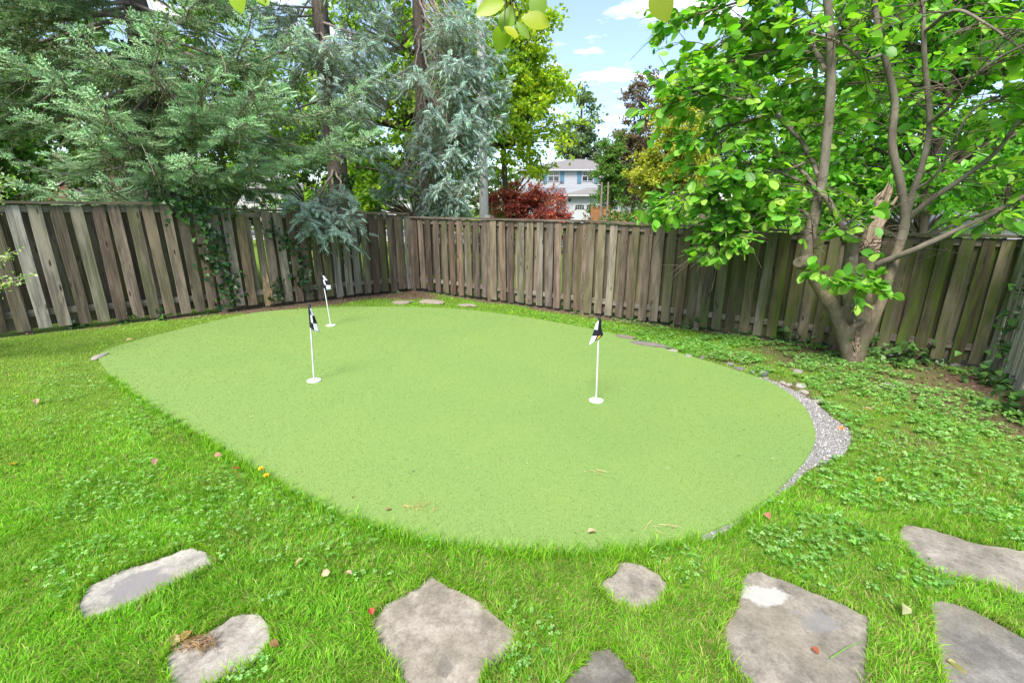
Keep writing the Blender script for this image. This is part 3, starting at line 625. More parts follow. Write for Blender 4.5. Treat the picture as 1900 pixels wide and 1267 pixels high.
# ------------------------------------------------------------------ spruces
def spruce(root_name, base, height, tr, boughs, tipcol, darkcol, label, bare=.35, hang=1.0, dead=60, shoot_len=.15, spacing=.10, curtain=.5, droopy=.0, tr_top=.06):
    """boughs carry bright sprays of shoots on top and, under their outer part, hanging curtains of older darker twigs"""
    base = np.array([base[0], base[1], float(G(base[0]))]); root = thing(root_name, base, label, 'spruce tree')
    zs = np.linspace(-.1, height, 14); pts = np.c_[base[0]+rng.standard_normal(14)*.02, base[1]+rng.standard_normal(14)*.02, base[2]+zs]
    rad = tr*(1-zs/height)**.8+tr_top*.3; rad[0] *= 1.25
    mb = MB(); mb.tube(pts, rad, 14, wob=.05); mb.build('trunk', M['bark_spruce'], root, True)
    bm_ = MB(); fol = MB(); A_, B_ = [[], [], [], []], [[], [], [], []]
    def branchlet(q, bd, bl, sag, ns, sl, store, colr, spread, lift):
        m = 4; tt = np.linspace(0, 1, m); bp = q+bd[None]*(bl*tt)[:, None]+np.c_[np.zeros(m), np.zeros(m), -sag*bl*tt*tt]
        bm_.tube(bp, np.linspace(.005, .002, m), 3, cap=False)
        u = np.linspace(.15, 1, ns)+rng.normal(0, .04, ns); u[-1] = 1.0; u = np.clip(u, 0, 1); fi = u*(m-1); ix = np.clip(fi.astype(int), 0, m-2); fr = (fi-ix)[:, None]
        pp = bp[ix]*(1-fr)+bp[ix+1]*fr; tg2 = unit(bp[ix+1]-bp[ix]); sd2 = unit(np.cross(tg2, [.05, .02, 1.0])); sg = np.where(np.arange(ns) % 2 == 0, 1, -1)[:, None]*np.where(u > .97, .15, 1)[:, None]
        sdv = unit(tg2*.9+sd2*sg*spread*rng.uniform(.6, 1.2, (ns, 1))+rng.standard_normal((ns, 3))*.16+np.array([0, 0, lift]))
        store[0].append(pp); store[1].append(sdv); store[2].append(sl*rng.uniform(.7, 1.2, ns)); store[3].append(np.asarray(colr)*np.ones((ns, 1)))
    tipcol = np.asarray(tipcol); darkcol = np.asarray(darkcol)
    for (z0, az, L, droop, up) in boughs:
        d = np.array([math.sin(az), math.cos(az), 0]); t = np.linspace(0, 1, 12)
        o = base+np.array([0, 0, z0])
        z = -droop*L*np.sin(np.pi*.5*np.clip(t*1.25, 0, 1))**1.3 + up*L*np.clip(t-.6, 0, 1)**2*2.5
        side = np.cross(d, [0, 0, 1.0]); wob = np.cumsum(rng.standard_normal(12))*.02*L
        pl = o+d[None]*(L*t)[:, None]+side[None]*wob[:, None]+np.c_[np.zeros(12), np.zeros(12), z]
        bm_.tube(pl, np.linspace(.014+.008*L, .006, 12), 5)
        s_ = bare*L*rng.uniform(.8, 1.3); sgn = 1; vig = rng.uniform(.8, 1.2)
        while s_ < L:
            f_ = s_/L*11; i = min(int(f_), 10); q = pl[i]*(1-(f_-i))+pl[i+1]*(f_-i); tg = unit(pl[i+1]-pl[i]); x_ = s_/L
            bl = (.16+.42*min(1, (1-x_)*1.8))*rng.uniform(.6, 1.2)*min(1.0, L/2.2)
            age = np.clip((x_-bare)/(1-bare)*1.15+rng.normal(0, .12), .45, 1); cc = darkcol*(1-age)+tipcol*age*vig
            bd = unit(tg*.7+side*sgn*rng.uniform(.5, 1.0)+np.array([0, 0, rng.uniform(-.15, .22)-droopy*rng.uniform(.3, 1.3)]))
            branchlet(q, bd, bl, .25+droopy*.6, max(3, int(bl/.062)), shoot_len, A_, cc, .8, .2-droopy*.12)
            if rng.random() < curtain:
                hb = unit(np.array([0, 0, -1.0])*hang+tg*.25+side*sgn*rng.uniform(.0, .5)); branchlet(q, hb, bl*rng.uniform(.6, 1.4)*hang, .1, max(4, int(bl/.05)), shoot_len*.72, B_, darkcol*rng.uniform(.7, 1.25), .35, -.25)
            s_ += spacing*rng.uniform(.6, 1.4); sgn = -sgn
        A_[0].append(pl[-1:]); A_[1].append(unit(pl[-1:]-pl[-2:-1])); A_[2].append(np.array([shoot_len*1.2])); A_[3].append(tipcol[None]*vig)
    for _ in range(dead):      # bare hanging twigs
        z0, az, L, droop, up = boughs[rng.integers(len(boughs))]; az += rng.normal(0, .25); t = rng.uniform(.1, .8); d = np.array([math.sin(az), math.cos(az), 0])
        a = base+np.array([0, 0, z0-droop*L*t])+d*L*t; ln = rng.uniform(.3, 1.0)
        b = a+d*ln*rng.uniform(.0, .8)+np.array([rng.normal(0, .2), rng.normal(0, .2), -ln*.45]); c_ = b+d*ln*.3+np.array([rng.normal(0, .15), rng.normal(0, .15), -ln*.35])
        bm_.tube(bez(a, b, c_, 6), np.linspace(.007, .0025, 6), 3, c=(1.3, 1.25, 1.2), cap=False)
    bm_.build('branches', M['bark_twig'], root, True, kind='stuff')
    for st, SH in ((A_, SHOOTS), (B_, SHOOTS_THIN)):
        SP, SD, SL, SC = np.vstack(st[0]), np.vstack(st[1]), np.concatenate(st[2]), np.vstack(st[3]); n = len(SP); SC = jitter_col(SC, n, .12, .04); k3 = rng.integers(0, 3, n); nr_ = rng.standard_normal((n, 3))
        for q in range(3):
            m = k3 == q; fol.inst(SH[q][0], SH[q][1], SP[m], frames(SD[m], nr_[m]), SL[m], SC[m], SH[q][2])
    fol.build('crown', M['needle'], root, kind='stuff')
    return root
def auto_boughs(n, z0, z1, lmin, lmax, az0=0, az1=2*math.pi, droop=(.12, .35), up=(.1, .5)):
    zz = np.linspace(z0, z1, n)+rng.normal(0, .12, n); az = (np.arange(n)*2.4+rng.normal(0, .3, n)) % (az1-az0)+az0
    f_ = np.linspace(1, .55, n); return [(z, a, rng.uniform(lmin, lmax)*q, rng.uniform(*droop), rng.uniform(*up)) for z, a, q in zip(zz, az, f_)]
def bough_to(base, tip, droop=.25, up=.3, z_extra=0.0):
    """a bough of the tree at base whose tip reaches the given point"""
    d = np.array(tip[:2])-np.array(base[:2]); L = float(np.hypot(*d)); az = math.atan2(d[0], d[1])
    zt = -droop*L+up*L*.16*2.5
    return (tip[2]-zt-float(G(base[0]))+z_extra, az, L, droop, up)
front = math.pi
bA = (-6.5, 9.1)
bo = auto_boughs(40, 3.0, 8.6, 2.6, 3.8)+auto_boughs(18, 4.0, 7.0, 2.2, 3.4, math.pi*.62, math.pi*1.42)
for px, py, Y in [(15,95,7.0),(45,215,7.2),(20,290,8.0),(150,250,6.6),(180,180,6.4),(330,130,6.4),(420,150,6.6),(480,230,7.0),(520,170,7.2),(640,240,8.3),(690,245,8.6),(480,290,7.3),(250,300,6.9),(400,300,7.2),(560,300,8.0),(40,340,7.4),(130,350,7.2),(460,390,8.1),(530,340,8.4),(100,60,6.5),(260,40,6.2),(560,70,7.6),(480,20,7),(190,335,6.9),(640,140,8.6)]:
    bo.append(bough_to(bA, P(px, py, Y), rng.uniform(.18, .32), rng.uniform(.15, .4)))
spruce('spruce_tree', bA, 12.5, .27, bo, (.33, .50, .28), (.09, .135, .028), 'green spruce with an ivy-covered trunk, largest of the conifers behind the left fence', .33, 1.0, 90, .165, .072, .4)
bB = (-3.95, 10.9)
bo = auto_boughs(28, 4.0, 10.0, 1.6, 2.4)+auto_boughs(6, 4.0, 6.0, 1.5, 2.1, math.pi*.62, math.pi*1.42)
for px, py, Y in [(600,375,8.7),(560,385,8.6),(640,400,9.0),(690,190,9.6),(700,270,10),(720,130,9.8),(570,50,9.2),(620,60,9.2),(690,70,9.6),(590,420,8.4),(610,350,9.0),(560,398,8.2),(648,392,8.8),(602,425,8.4),(540,372,8.4)]:
    bo.append(bough_to(bB, P(px, py, Y), rng.uniform(.2, .4), rng.uniform(.05, .25)))
spruce('spruce_tree', bB, 13, .225, bo, (.45, .58, .52), (.13, .18, .065), 'blue-grey spruce with a bare dark trunk, its low branch hanging over the left fence', .30, 1.1, 40, .16, .068, .45, .35)
bC = (-2.35, 13.2)
bo = auto_boughs(26, 4.4, 11.5, 1.8, 2.6, droop=(.25, .55))+auto_boughs(6, 4.6, 7.5, 1.8, 2.4, math.pi*.6, math.pi*1.4, droop=(.4, .7))
for px, py, Y in [(760,270,11.5),(800,280,11.2),(850,270,11),(905,270,11.6),(930,215,12),(940,180,12.2),(870,160,11.2),(900,130,11.6),(780,300,11.3),(860,335,11.2),(840,330,11),(800,390,11.8),(850,400,11.4),(865,385,11.5),(720,330,12),(712,308,11.6),(742,335,11.7),(700,352,12),(935,100,12),(820,100,11),(880,60,11.4),(930,40,12),(830,230,11.2),(870,215,11.2),(845,370,11.3),(880,300,11.2),(820,350,11.4),(915,90,11.6),(905,180,11.3),(915,250,11.4),(890,20,11.2),(850,30,11),(860,110,10.9),(780,130,11),(800,200,11),(935,140,11.8),(870,365,11.3),(760,240,11.2)]:
    bo.append(bough_to(bC, P(px, py, Y), rng.uniform(.45, .8), rng.uniform(.0, .2)))
spruce('spruce_tree', bC, 14, .22, bo, (.43, .57, .52), (.14, .19, .07), 'weeping blue spruce with bare sloping limbs in front of the concrete pole', .40, 1.3, 130, .165, .068, .55, .5)

# ------------------------------------------------------------------ broadleaf trees
LEAF_K = 1.3
def tree(name, base, label, cat, trunk_pts, trunk_r, crowns, n_cl, n_lf, leaf, size, cols, bark, mat='leaf_soft', clr=.7, flat=.5, p=None, tilt=.75, limb_r=.03, group=None, outer=.45, sides=10):
    root = thing(name, base, label, cat, group); pts = np.asarray(trunk_pts, float)
    mb = MB(); mb.tube(pts, np.linspace(trunk_r, trunk_r*.35, len(pts)), sides, wob=.04); mb.build('trunk', M[bark], root, True)
    br = MB(); fo = MB(); TV, TF = leaf
    vols = np.array([np.prod(c_[1]) for c_ in crowns]); pick = rng.choice(len(crowns), n_cl, p=vols/vols.sum())
    for k_ in pick:
        ctr, rr = np.asarray(crowns[k_][0], float), np.asarray(crowns[k_][1], float)
        cc = ctr+rnd_dirs(1)[0]*rr*rng.random()**outer
        j = np.argmin(np.linalg.norm(pts-cc, axis=1)+np.maximum(0, pts[:, 2]-cc[2]+.4)*2); a = pts[max(j, 1)]
        L = np.linalg.norm(cc-a)
        br.tube(bez(a, (a+cc)/2+np.array([rng.normal(0, .08*L), rng.normal(0, .08*L), .12*L]), cc, 6), np.linspace(limb_r*(.5+.25*L), .006, 6), 4, cap=False)
        n = rng.poisson(n_lf); sz = clr*rng.uniform(.6, 1.3)
        # a few side twigs per clump carry the leaves
        ntw = 7; tw = unit(rng.standard_normal((ntw, 3))*np.array([1, 1, .45])+unit(cc-ctr)*.35)*sz*rng.uniform(.6, 1.25, (ntw, 1))
        for q in range(ntw): br.tube([cc, cc+tw[q]], [.006, .003], 3, cap=False)
        ti = rng.integers(0, ntw, n); u = rng.uniform(.15, 1.05, (n, 1)); pos = cc+tw[ti]*u+rng.standard_normal((n, 3))*sz*np.array([.16, .16, .16*flat])
        yd = unit(tw[ti]*.8/sz+rng.standard_normal((n, 3))*.8+np.array([0, 0, -.35])); nr_ = unit(rng.standard_normal((n, 3))*tilt+np.array([0, 0, 1.0]))
        fo.inst(TV, TF, pos, frames(yd, nr_), LEAF_K*size*rng.uniform(.65, 1.25, n), np.minimum(pick_col(cols, n, .13, p)*1.3, .8))
    br.build('branches', M[bark], root, True, kind='stuff'); fo.build('crown', M[mat], root, kind='stuff')
    return root
def at(px, Y, z=None):
    q = P(px, 390, Y); return np.array([q[0], Y, float(G(q[0])) if z is None else z])
MAP = (DIA, np.array(DIF))
YG = [(.20, .30, .022), (.13, .235, .018), (.29, .36, .03), (.085, .17, .018)]
# maple left of the pole
b = at(775, 18.5); tree('maple_tree', b, 'dark-limbed green maple standing across the corner between the spruces', 'maple tree', [b+(0,0,-.1), b+(.05,0,1.2), b+(-.1,0,2.6), b+(-.2,.1,4.5), b+(0,.2,7)], .26,
  [(b+(-1.6,0,4.0),(3.2,2.6,2.2)), (b+(-.3,.3,7.0),(3.6,3,3.0)), (b+(1.6,.5,5.5),(2.2,2.2,2.6)), (b+(-1.5,-.5,2.6),(2.6,1.6,1.0))], 170, 95, MAP, .15, [(.10,.21,.016),(.16,.27,.022),(.06,.14,.014),(.22,.32,.03)], 'bark_dark', limb_r=.045, clr=.75)
b = at(935, 22.5); tree('maple_tree', b, 'sunlit yellow-green maple rising behind the concrete pole', 'maple tree', [b+(0,0,-.1), b+(.1,0,2), b+(.0,0,4.5), b+(-.1,0,7), b+(0,0,10)], .17,
  [(b+(.7,0,8.4),(2.0,2.0,2.6)), (b+(-1.0,0,8.0),(2.8,2.4,3.2)), (b+(1.0,-.3,4.9),(2.3,2.0,1.9)), (b+(1.3,0,6.6),(1.9,1.8,1.6)), (b+(.2,0,11),(2.0,2,2)), (b+(-1.2,-.3,4.8),(2,1.8,1.6))], 250, 95, MAP, .15, [(.27,.38,.025),(.19,.31,.02),(.38,.44,.035),(.12,.22,.018)], 'bark_dark', limb_r=.035, clr=.75, p=[.4,.25,.25,.1])
# red laceleaf maple
b = at(977, 20.8); tree('japanese_maple', b, 'round dark red laceleaf maple beside the concrete pole', 'maple tree', [b+(0,0,-.1), b+(.05,0,.6), b+(0,0,1.3), b+(.1,0,2.2)], .10,
  [(b+(-.9,0,1.75),(1.15,1.1,.95)), (b+(.6,-.1,1.7),(1.25,1.1,1.05)), (b+(-.1,0,2.35),(1.1,.9,.75)), (b+(1.05,-.2,1.1),(.9,.9,.8)), (b+(-1.05,-.2,1.0),(.9,.8,.8))], 150, 130, MAP, .075, [(.24,.045,.052),(.36,.08,.07),(.48,.19,.11),(.13,.03,.04)], 'bark_dark', clr=.42, limb_r=.02, p=[.38,.3,.2,.12])
# behind and beside the house
b = at(1072, 62); tree('conifer_tree', b, 'dark feathery conifer rising behind the white house', 'conifer tree', [b+(0,0,-.1), b+(0,0,6), b+(0,0,12), b+(0,0,14.8)], .3,
  [(b+(0,0,5),(4.2,3,3)), (b+(.3,0,8.5),(3.6,3,3)), (b+(.2,0,11.5),(2.6,2.4,2.6)), (b+(.2,0,14.3),(1.5,1.5,2.2))], 150, 60, MAP, .34, [(.10,.155,.075),(.14,.20,.10),(.075,.12,.06)], 'bark_dark', clr=1.1, limb_r=.05)
b = at(1132, 41); tree('young_tree', b, 'slender green tree in front of the right end of the white house', 'tree', [b+(0,0,-.1), b+(0,0,2), b+(.1,0,4), b+(0,0,7)], .1,
  [(b+(-.3,0,4.6),(1.3,1.3,1.8)), (b+(0,0,6.6),(1.1,1.1,1.5)), (b+(.2,0,3.4),(1.2,1.2,1.0))], 95, 100, MAP, .16, [(.10,.17,.035),(.12,.22,.045),(.055,.12,.025)], 'bark_dark', clr=.6)
b = at(1172, 44); tree('plum_tree', b, 'dark purple-leaved tree right of the white house', 'tree', [b+(0,0,-.1), b+(.1,0,2.5), b+(0,0,5.5), b+(0,0,8), b+(.3,0,10.8)], .2,
  [(b+(-.2,0,5.4),(2.3,2,2.8)), (b+(.2,0,8.6),(2.2,2,2.4)), (b+(.3,0,11.6),(1.7,1.5,1.8)), (b+(-1.4,0,7),(1.4,1.4,1.6))], 200, 95, MAP, .17, [(.15,.10,.075),(.18,.12,.10),(.085,.06,.055),(.14,.13,.07)], 'bark_dark', clr=.75, limb_r=.04)
b = at(1225, 31); tree('yellow_tree', b, 'bright yellow-green tree left of the big-leaved tree', 'tree', [b+(0,0,-.1), b+(.1,0,2), b+(0,0,4.5), b+(.2,0,8)], .14,
  [(b+(-.7,0,4.4),(1.6,1.4,1.7)), (b+(.7,0,6.0),(1.7,1.6,2.0)), (b+(.2,0,8.0),(1.3,1.3,1.6)), (b+(1.6,0,4.2),(1.6,1.5,1.6))], 190, 95, MAP, .14, [(.32,.33,.035),(.24,.28,.03),(.40,.38,.06),(.16,.21,.025)], 'bark_dark', clr=.65, limb_r=.03)
b = at(1305, 62); tree('distant_tree', b, 'large hazy grey-green tree far off above the yellow tree', 'tree', [b+(0,0,-.1), b+(0,0,6), b+(.3,0,12), b+(0,0,19)], .5,
  [(b+(0,0,16),(5.5,4,4.0)), (b+(3,0,19.5),(4.6,4,3.2)), (b+(-3.5,0,15),(3.2,3,3.2)), (b+(2,0,11),(6,4,4))], 310, 75, MAP, .34, [(.16,.25,.14),(.21,.30,.18),(.12,.20,.11)], 'bark_dark', clr=1.3, limb_r=.06)
# trees beyond the left fence, between and behind the spruces
for px, Y, ht, rad, cols, lab, nm in [
  (60, 24, 11, 3.4, [(.05,.11,.02),(.075,.15,.03),(.035,.075,.018)], 'dark leafy tree far behind the ivy-clad spruce at the left', 'leafy_tree'),
  (215, 30, 13, 4.2, [(.06,.13,.022),(.09,.17,.03),(.04,.085,.02)], 'tall dark leafy tree behind the left house', 'leafy_tree'),
  (430, 27, 12, 3.8, [(.10,.20,.02),(.15,.26,.03),(.06,.13,.018)], 'mid-green leafy tree seen between the ivy trunk and the bare trunk', 'leafy_tree'),
  (575, 34, 12, 4.0, [(.09,.18,.02),(.13,.24,.03),(.06,.12,.018)], 'green leafy tree behind the bare spruce trunk', 'leafy_tree'),
  (690, 40, 8, 3.2, [(.13,.25,.025),(.19,.32,.04),(.08,.17,.02)], 'small bright street tree with a thin trunk beyond the road', 'street_tree'),
  (1490, 24, 9, 3.6, [(.10,.25,.02),(.15,.32,.03),(.06,.16,.016)], 'bright green tree behind the left half of the mossy fence', 'leafy_tree'),
  (1860, 22, 9.5, 4.2, [(.11,.27,.02),(.17,.34,.035),(.07,.18,.018)], 'bright green tree behind the right end of the mossy fence', 'leafy_tree')]:
    b = at(px, Y); tree(nm, b, lab, 'tree', [b+(0,0,-.1), b+(.05,0,1.6), b+(0,0,ht*.45), b+(.1,0,ht*.85)], .17,
      [(b+(-.35*rad,0,ht*.38),(rad*.8,rad*.8,ht*.24)), (b+(.35*rad,0,ht*.5),(rad*.8,rad*.8,ht*.26)), (b+(0,0,ht*.76),(rad*.75,rad*.75,ht*.25))], 125, 90, MAP, .19, cols, 'bark_dark', clr=.85, limb_r=.035)
mb = MB(); n = 26000; x_ = rng.uniform(-170, 190, n); hgt = 5+6*NG[2](x_*.05+9, 0*x_+3, 1.0)+5*NG[3](x_*.2+9, 0*x_+3, 1.0); zz_ = hgt*rng.random(n)**.7; y_ = 95+rng.uniform(-4, 4, n)*(1-.5*zz_/hgt)
mb.inst(DIA, DIF, np.c_[x_, y_, zz_-.3], frames(rng.standard_normal((n, 3)), rnd_dirs(n)), rng.uniform(.7, 1.6, n), pick_col([(.10,.17,.05),(.14,.22,.06),(.07,.12,.035)], n))
tag(mb.build('distant_woodland', M['leaf_soft']), 'far line of trees closing the view behind the houses', 'trees', kind='stuff')
# cedar at the left edge
b = at(-10, 11.3); tree('cedar_tree', b, 'dense dark green cedar at the far left edge behind the fence', 'cedar tree', [b+(0,0,-.1), b+(0,0,2), b+(0,0,4), b+(0,0,5.4)], .12,
  [(b+(0,0,1.6),(1.0,1.0,1.3)), (b+(0,0,3.2),(.85,.85,1.3)), (b+(0,0,4.6),(.5,.5,1.0))], 130, 110, MAP, .085, [(.04,.11,.012),(.06,.15,.018),(.025,.07,.01)], 'bark_dark', clr=.38, tilt=1.6)
# leaning dead-dark trunk seen under the spruce
b = np.array([*P(262, 392, 10.6)[:2], 0]); b[2] = G(b[0]); tp = P(205, 318, 10.8)
mb = MB(); mb.tube([b+(.1,0,-.1), b*.5+tp*.5+np.array([.03,0,-.0]), tp, tp+(-.35,.1,.35)], [.15,.13,.11,.05], 9, wob=.05)
rt = thing('leaning_trunk', b, 'dark leaning tree trunk low behind the left fence under the ivy-clad spruce', 'tree trunk'); mb.build('trunk', M['bark_dark'], rt, True)
mb = MB(); n = 500; u = rng.random((n, 1)); pos = (b*(1-u)+tp*u)+rng.standard_normal((n, 3))*.16; mb.inst(IVY_V, IVY_F, pos, frames(rng.standard_normal((n, 3)), rng.standard_normal((n, 3))), rng.uniform(.05, .1, n), pick_col([(.02,.055,.012),(.035,.08,.018)], n)); mb.build('moss_and_ivy', M['ivy'], rt, kind='stuff')

# ------------------------------------------------------------------ the big-leaved tree in the yard
def PT(px, py, Y): return P(px, py, Y)
TY = 5.87
tb = np.array([4.615, 5.87, float(G(4.615))])
mag = thing('big_leaf_tree', tb, 'grey-barked tree with several stems, a broken stub and large green leaves at right', 'tree')
def Q(*a): return [P(x, y, Y) for x, y, Y in a]
def smooth_line(p, m=5):
    p = np.asarray(p); pp = np.vstack([2*p[0]-p[1], p, 2*p[-1]-p[-2]]); o = []
    for i in range(1, len(pp)-2):
        a, b_, c_, d_ = pp[i-1], pp[i], pp[i+1], pp[i+2]
        for t in np.linspace(0, 1, m, endpoint=False): o.append(.5*((2*b_)+(-a+c_)*t+(2*a-5*b_+4*c_-d_)*t*t+(-a+3*b_-3*c_+d_)*t**3))
    o.append(pp[-2]); return np.array(o)
def limb(mb, pts, r0, r1, n=8, wob=.03):
    l_ = smooth_line(pts); mb.tube(l_, np.linspace(r0, r1, len(l_)), n, wob=wob, capb=True); return l_
mb = MB()
bole = smooth_line([tb+(0,0,-.12), tb+(0,0,.05)]+Q((1582,625,TY),(1580,580,TY),(1578,548,TY)))
rr = np.interp(np.linspace(0, 1, len(bole)), [0, .2, .45, .75, 1], [.175, .125, .11, .12, .10]); mb.tube(bole, rr, 16, wob=.03, capb=True)
L1b = limb(mb, Q((1578,650,TY),(1562,606,TY),(1543,572,TY),(1517,530,TY-.05),(1497,486,TY-.1),(1503,440,TY-.1)), .078, .066, 10)
limb(mb, Q((1580,600,TY-.02),(1574,560,TY-.05),(1577,500,TY-.1),(1580,458,TY-.12),(1578,440,TY-.12)), .088, .075, 10)
limb(mb, Q((1590,665,TY),(1614,612,TY-.05),(1640,545,TY-.1),(1660,480,TY-.1),(1672,440,TY-.1)), .065, .055, 10)
limb(mb, Q((1586,650,TY),(1597,590,TY),(1600,560,TY),(1604,505,TY),(1612,465,TY)), .09, .095, 10)
mb.tube(Q((1497,490,TY-.1),(1484,488,TY-.2),(1481,487,TY-.25)), [.09,.08,.065], 9, capb=True)
limb(mb, Q((1576,672,TY-.06),(1564,620,TY-.08),(1548,572,TY-.06),(1534,548,TY-.04)), .085, .075, 10)
limb(mb, Q((1590,672,TY-.07),(1600,620,TY-.09),(1604,565,TY-.04),(1602,530,TY)), .085, .085, 10)
limb(mb, Q((1578,628,TY-.13),(1584,606,TY-.17),(1596,600,TY-.19),(1604,592,TY-.15)), .05, .035, 8)
tk = mb.build('trunk', M['bole'], mag, True)
rm = tk.modifiers.new('fuse', 'REMESH'); rm.mode = 'VOXEL'; rm.voxel_size = .014; rm.use_smooth_shade = True
sm = tk.modifiers.new('soften', 'SMOOTH'); sm.factor = .6; sm.iterations = 5
stems = MB(); tw_src = []
L1 = limb(stems, Q((1503,445,TY-.1),(1505,425,TY-.1),(1516,380,TY-.1),(1526,330,TY-.1),(1540,190,TY-.15),(1541,90,TY-.15),(1534,-30,TY-.2),(1530,-160,TY-.2)), .070, .036, 10)
L3b = limb(stems, Q((1568,446,TY-.14),(1556,410,TY-.2),(1538,375,TY-.25),(1521,355,TY-.2),(1500,342,TY+.1),(1440,318,TY+.3),(1380,300,TY+.4)), .045, .012, 7)
L4 = limb(stems, Q((1671,445,TY-.1),(1678,420,TY-.1),(1678,385,TY-.1),(1668,330,TY-.1),(1655,265,TY-.1),(1660,190,TY-.1),(1645,120,TY-.1),(1628,50,TY-.1),(1618,-60,TY-.1)), .058, .026, 10)
L5 = limb(stems, Q((1680,405,TY-.1),(1695,355,TY-.15),(1710,310,TY-.2),(1725,230,TY-.2),(1716,120,TY-.2),(1712,20,TY-.2),(1710,-80,TY-.2)), .042, .02, 8)
L6 = limb(stems, Q((1628,490,TY-.05),(1660,478,TY-.2),(1700,462,TY-.4),(1770,430,TY-.6),(1840,398,TY-.8),(1910,358,TY-1.0),(2000,300,TY-1.2)), .042, .018, 8)
L7 = limb(stems, Q((1684,408,TY-.1),(1725,372,TY-.3),(1780,335,TY-.5),(1850,280,TY-.7),(1900,205,TY-.8),(1960,120,TY-1)), .035, .014, 7)
L8 = limb(stems, Q((1519,325,TY-.1),(1508,300,TY+0.14),(1492,270,TY+0.21),(1472,243,TY+0.28),(1440,214,TY+0.35),(1400,222,TY+0.42),(1360,232,TY+0.45),(1310,262,TY+0.49),(1270,262,TY+0.52)), .035, .009, 7)
L9 = limb(stems, Q((1535,132,TY-.15),(1510,90,TY+0.21),(1503,50,TY+0.24),(1470,35,TY+0.35),(1425,28,TY+0.42),(1370,60,TY+0.49),(1320,90,TY+0.52)), .03, .008, 7)
L10 = limb(stems, Q((1530,130,TY-.15),(1515,100,TY+0.21),(1470,98,TY+0.35),(1420,104,TY+0.42),(1370,110,TY+0.49),(1300,130,TY+0.56)), .025, .007, 6)
L11 = limb(stems, Q((1517,352,TY-.1),(1480,310,TY+0.21),(1440,290,TY+0.32),(1400,280,TY+0.42),(1340,300,TY+0.49),(1270,330,TY+0.56)), .028, .008, 6)
L12 = limb(stems, Q((1504,403,TY-.1),(1480,388,TY+0.21),(1420,386,TY+0.35),(1360,380,TY+0.42),(1310,372,TY+0.49)), .024, .007, 6)
L13 = limb(stems, Q((1640,100,TY-.1),(1600,110,TY-.2),(1560,80,TY-.3),(1500,60,TY-.3)), .022, .008, 6)
L14 = limb(stems, Q((1722,230,TY-.2),(1760,200,TY-.5),(1800,150,TY-.8),(1850,110,TY-1.0),(1910,80,TY-1.2)), .022, .008, 6)
L15 = limb(stems, Q((1695,355,TY-.15),(1740,320,TY-.4),(1800,210,TY-.7),(1870,180,TY-.9)), .02, .008, 6)
L16 = limb(stems, Q((1715,60,TY-.2),(1770,20,TY-.6),(1830,45,TY-.9),(1900,95,TY-1.1)), .022, .008, 6)
L17 = limb(stems, Q((1534,60,TY+0.14),(1480,10,TY+0.42),(1400,0,TY+0.63),(1320,20,TY+0.70),(1270,40,TY+0.70)), .022, .007, 6)
L18 = limb(stems, Q((1500,345,TY+0.28),(1450,400,TY+0.39),(1390,420,TY+0.42),(1340,430,TY+0.45)), .018, .006, 6)
L19 = limb(stems, Q((1500,300,TY+.1),(1440,322,TY+.2),(1360,340,TY+.3),(1290,362,TY+.35),(1228,388,TY+.4)), .02, .006, 6)
L20 = limb(stems, Q((1480,255,TY+.1),(1420,200,TY+.2),(1350,180,TY+.3),(1300,172,TY+.35),(1255,190,TY+.4)), .02, .006, 6)
L21 = limb(stems, Q((1440,385,TY+.2),(1390,405,TY+.3),(1345,432,TY+.35),(1322,468,TY+.35)), .016, .006, 6)
stems.build('stems', M['bark_grey'], mag, True)
# torn bark down the front of the bole
mb = MB()
for _ in range(34):
    v_ = rng.random(); px_ = 1591+rng.normal(0, 2.5)-3*v_; py_ = 608+58*v_; a = P(px_, py_, TY-.165+.02*rng.random()); b_ = P(px_+rng.normal(0, 3), py_-rng.uniform(6, 20), TY-.16+.02*rng.random()); mb.tube([a, (a+b_)/2+rng.standard_normal(3)*.006, b_], [.004, .010, .002], 4)
o = mb.build('torn_bark', M['splinter'], mag); o['label'] = 'strip of torn reddish bark'
# broken stub with splintered top
sp = smooth_line(Q((1611,470,TY),(1614,455,TY),(1628,400,TY),(1636,372,TY))); mb = MB(); mb.tube(sp, np.interp(np.linspace(0, 1, len(sp)), [0, .5, 1], [.108, .098, .065]), 11, wob=.10)
for _ in range(26):
    a = sp[rng.integers(len(sp)*1//2, len(sp))]+rng.standard_normal(3)*.055; b_ = a+np.array([rng.normal(.05, .035), rng.normal(0, .03), rng.uniform(.06, .24)])
    mb.tube([a, (a+b_)/2+rng.standard_normal(3)*.008, b_], [.022, .015, .003], 4)
o = mb.build('broken_stub', M['splinter'], mag); o['label'] = 'splintered broken stem stub'
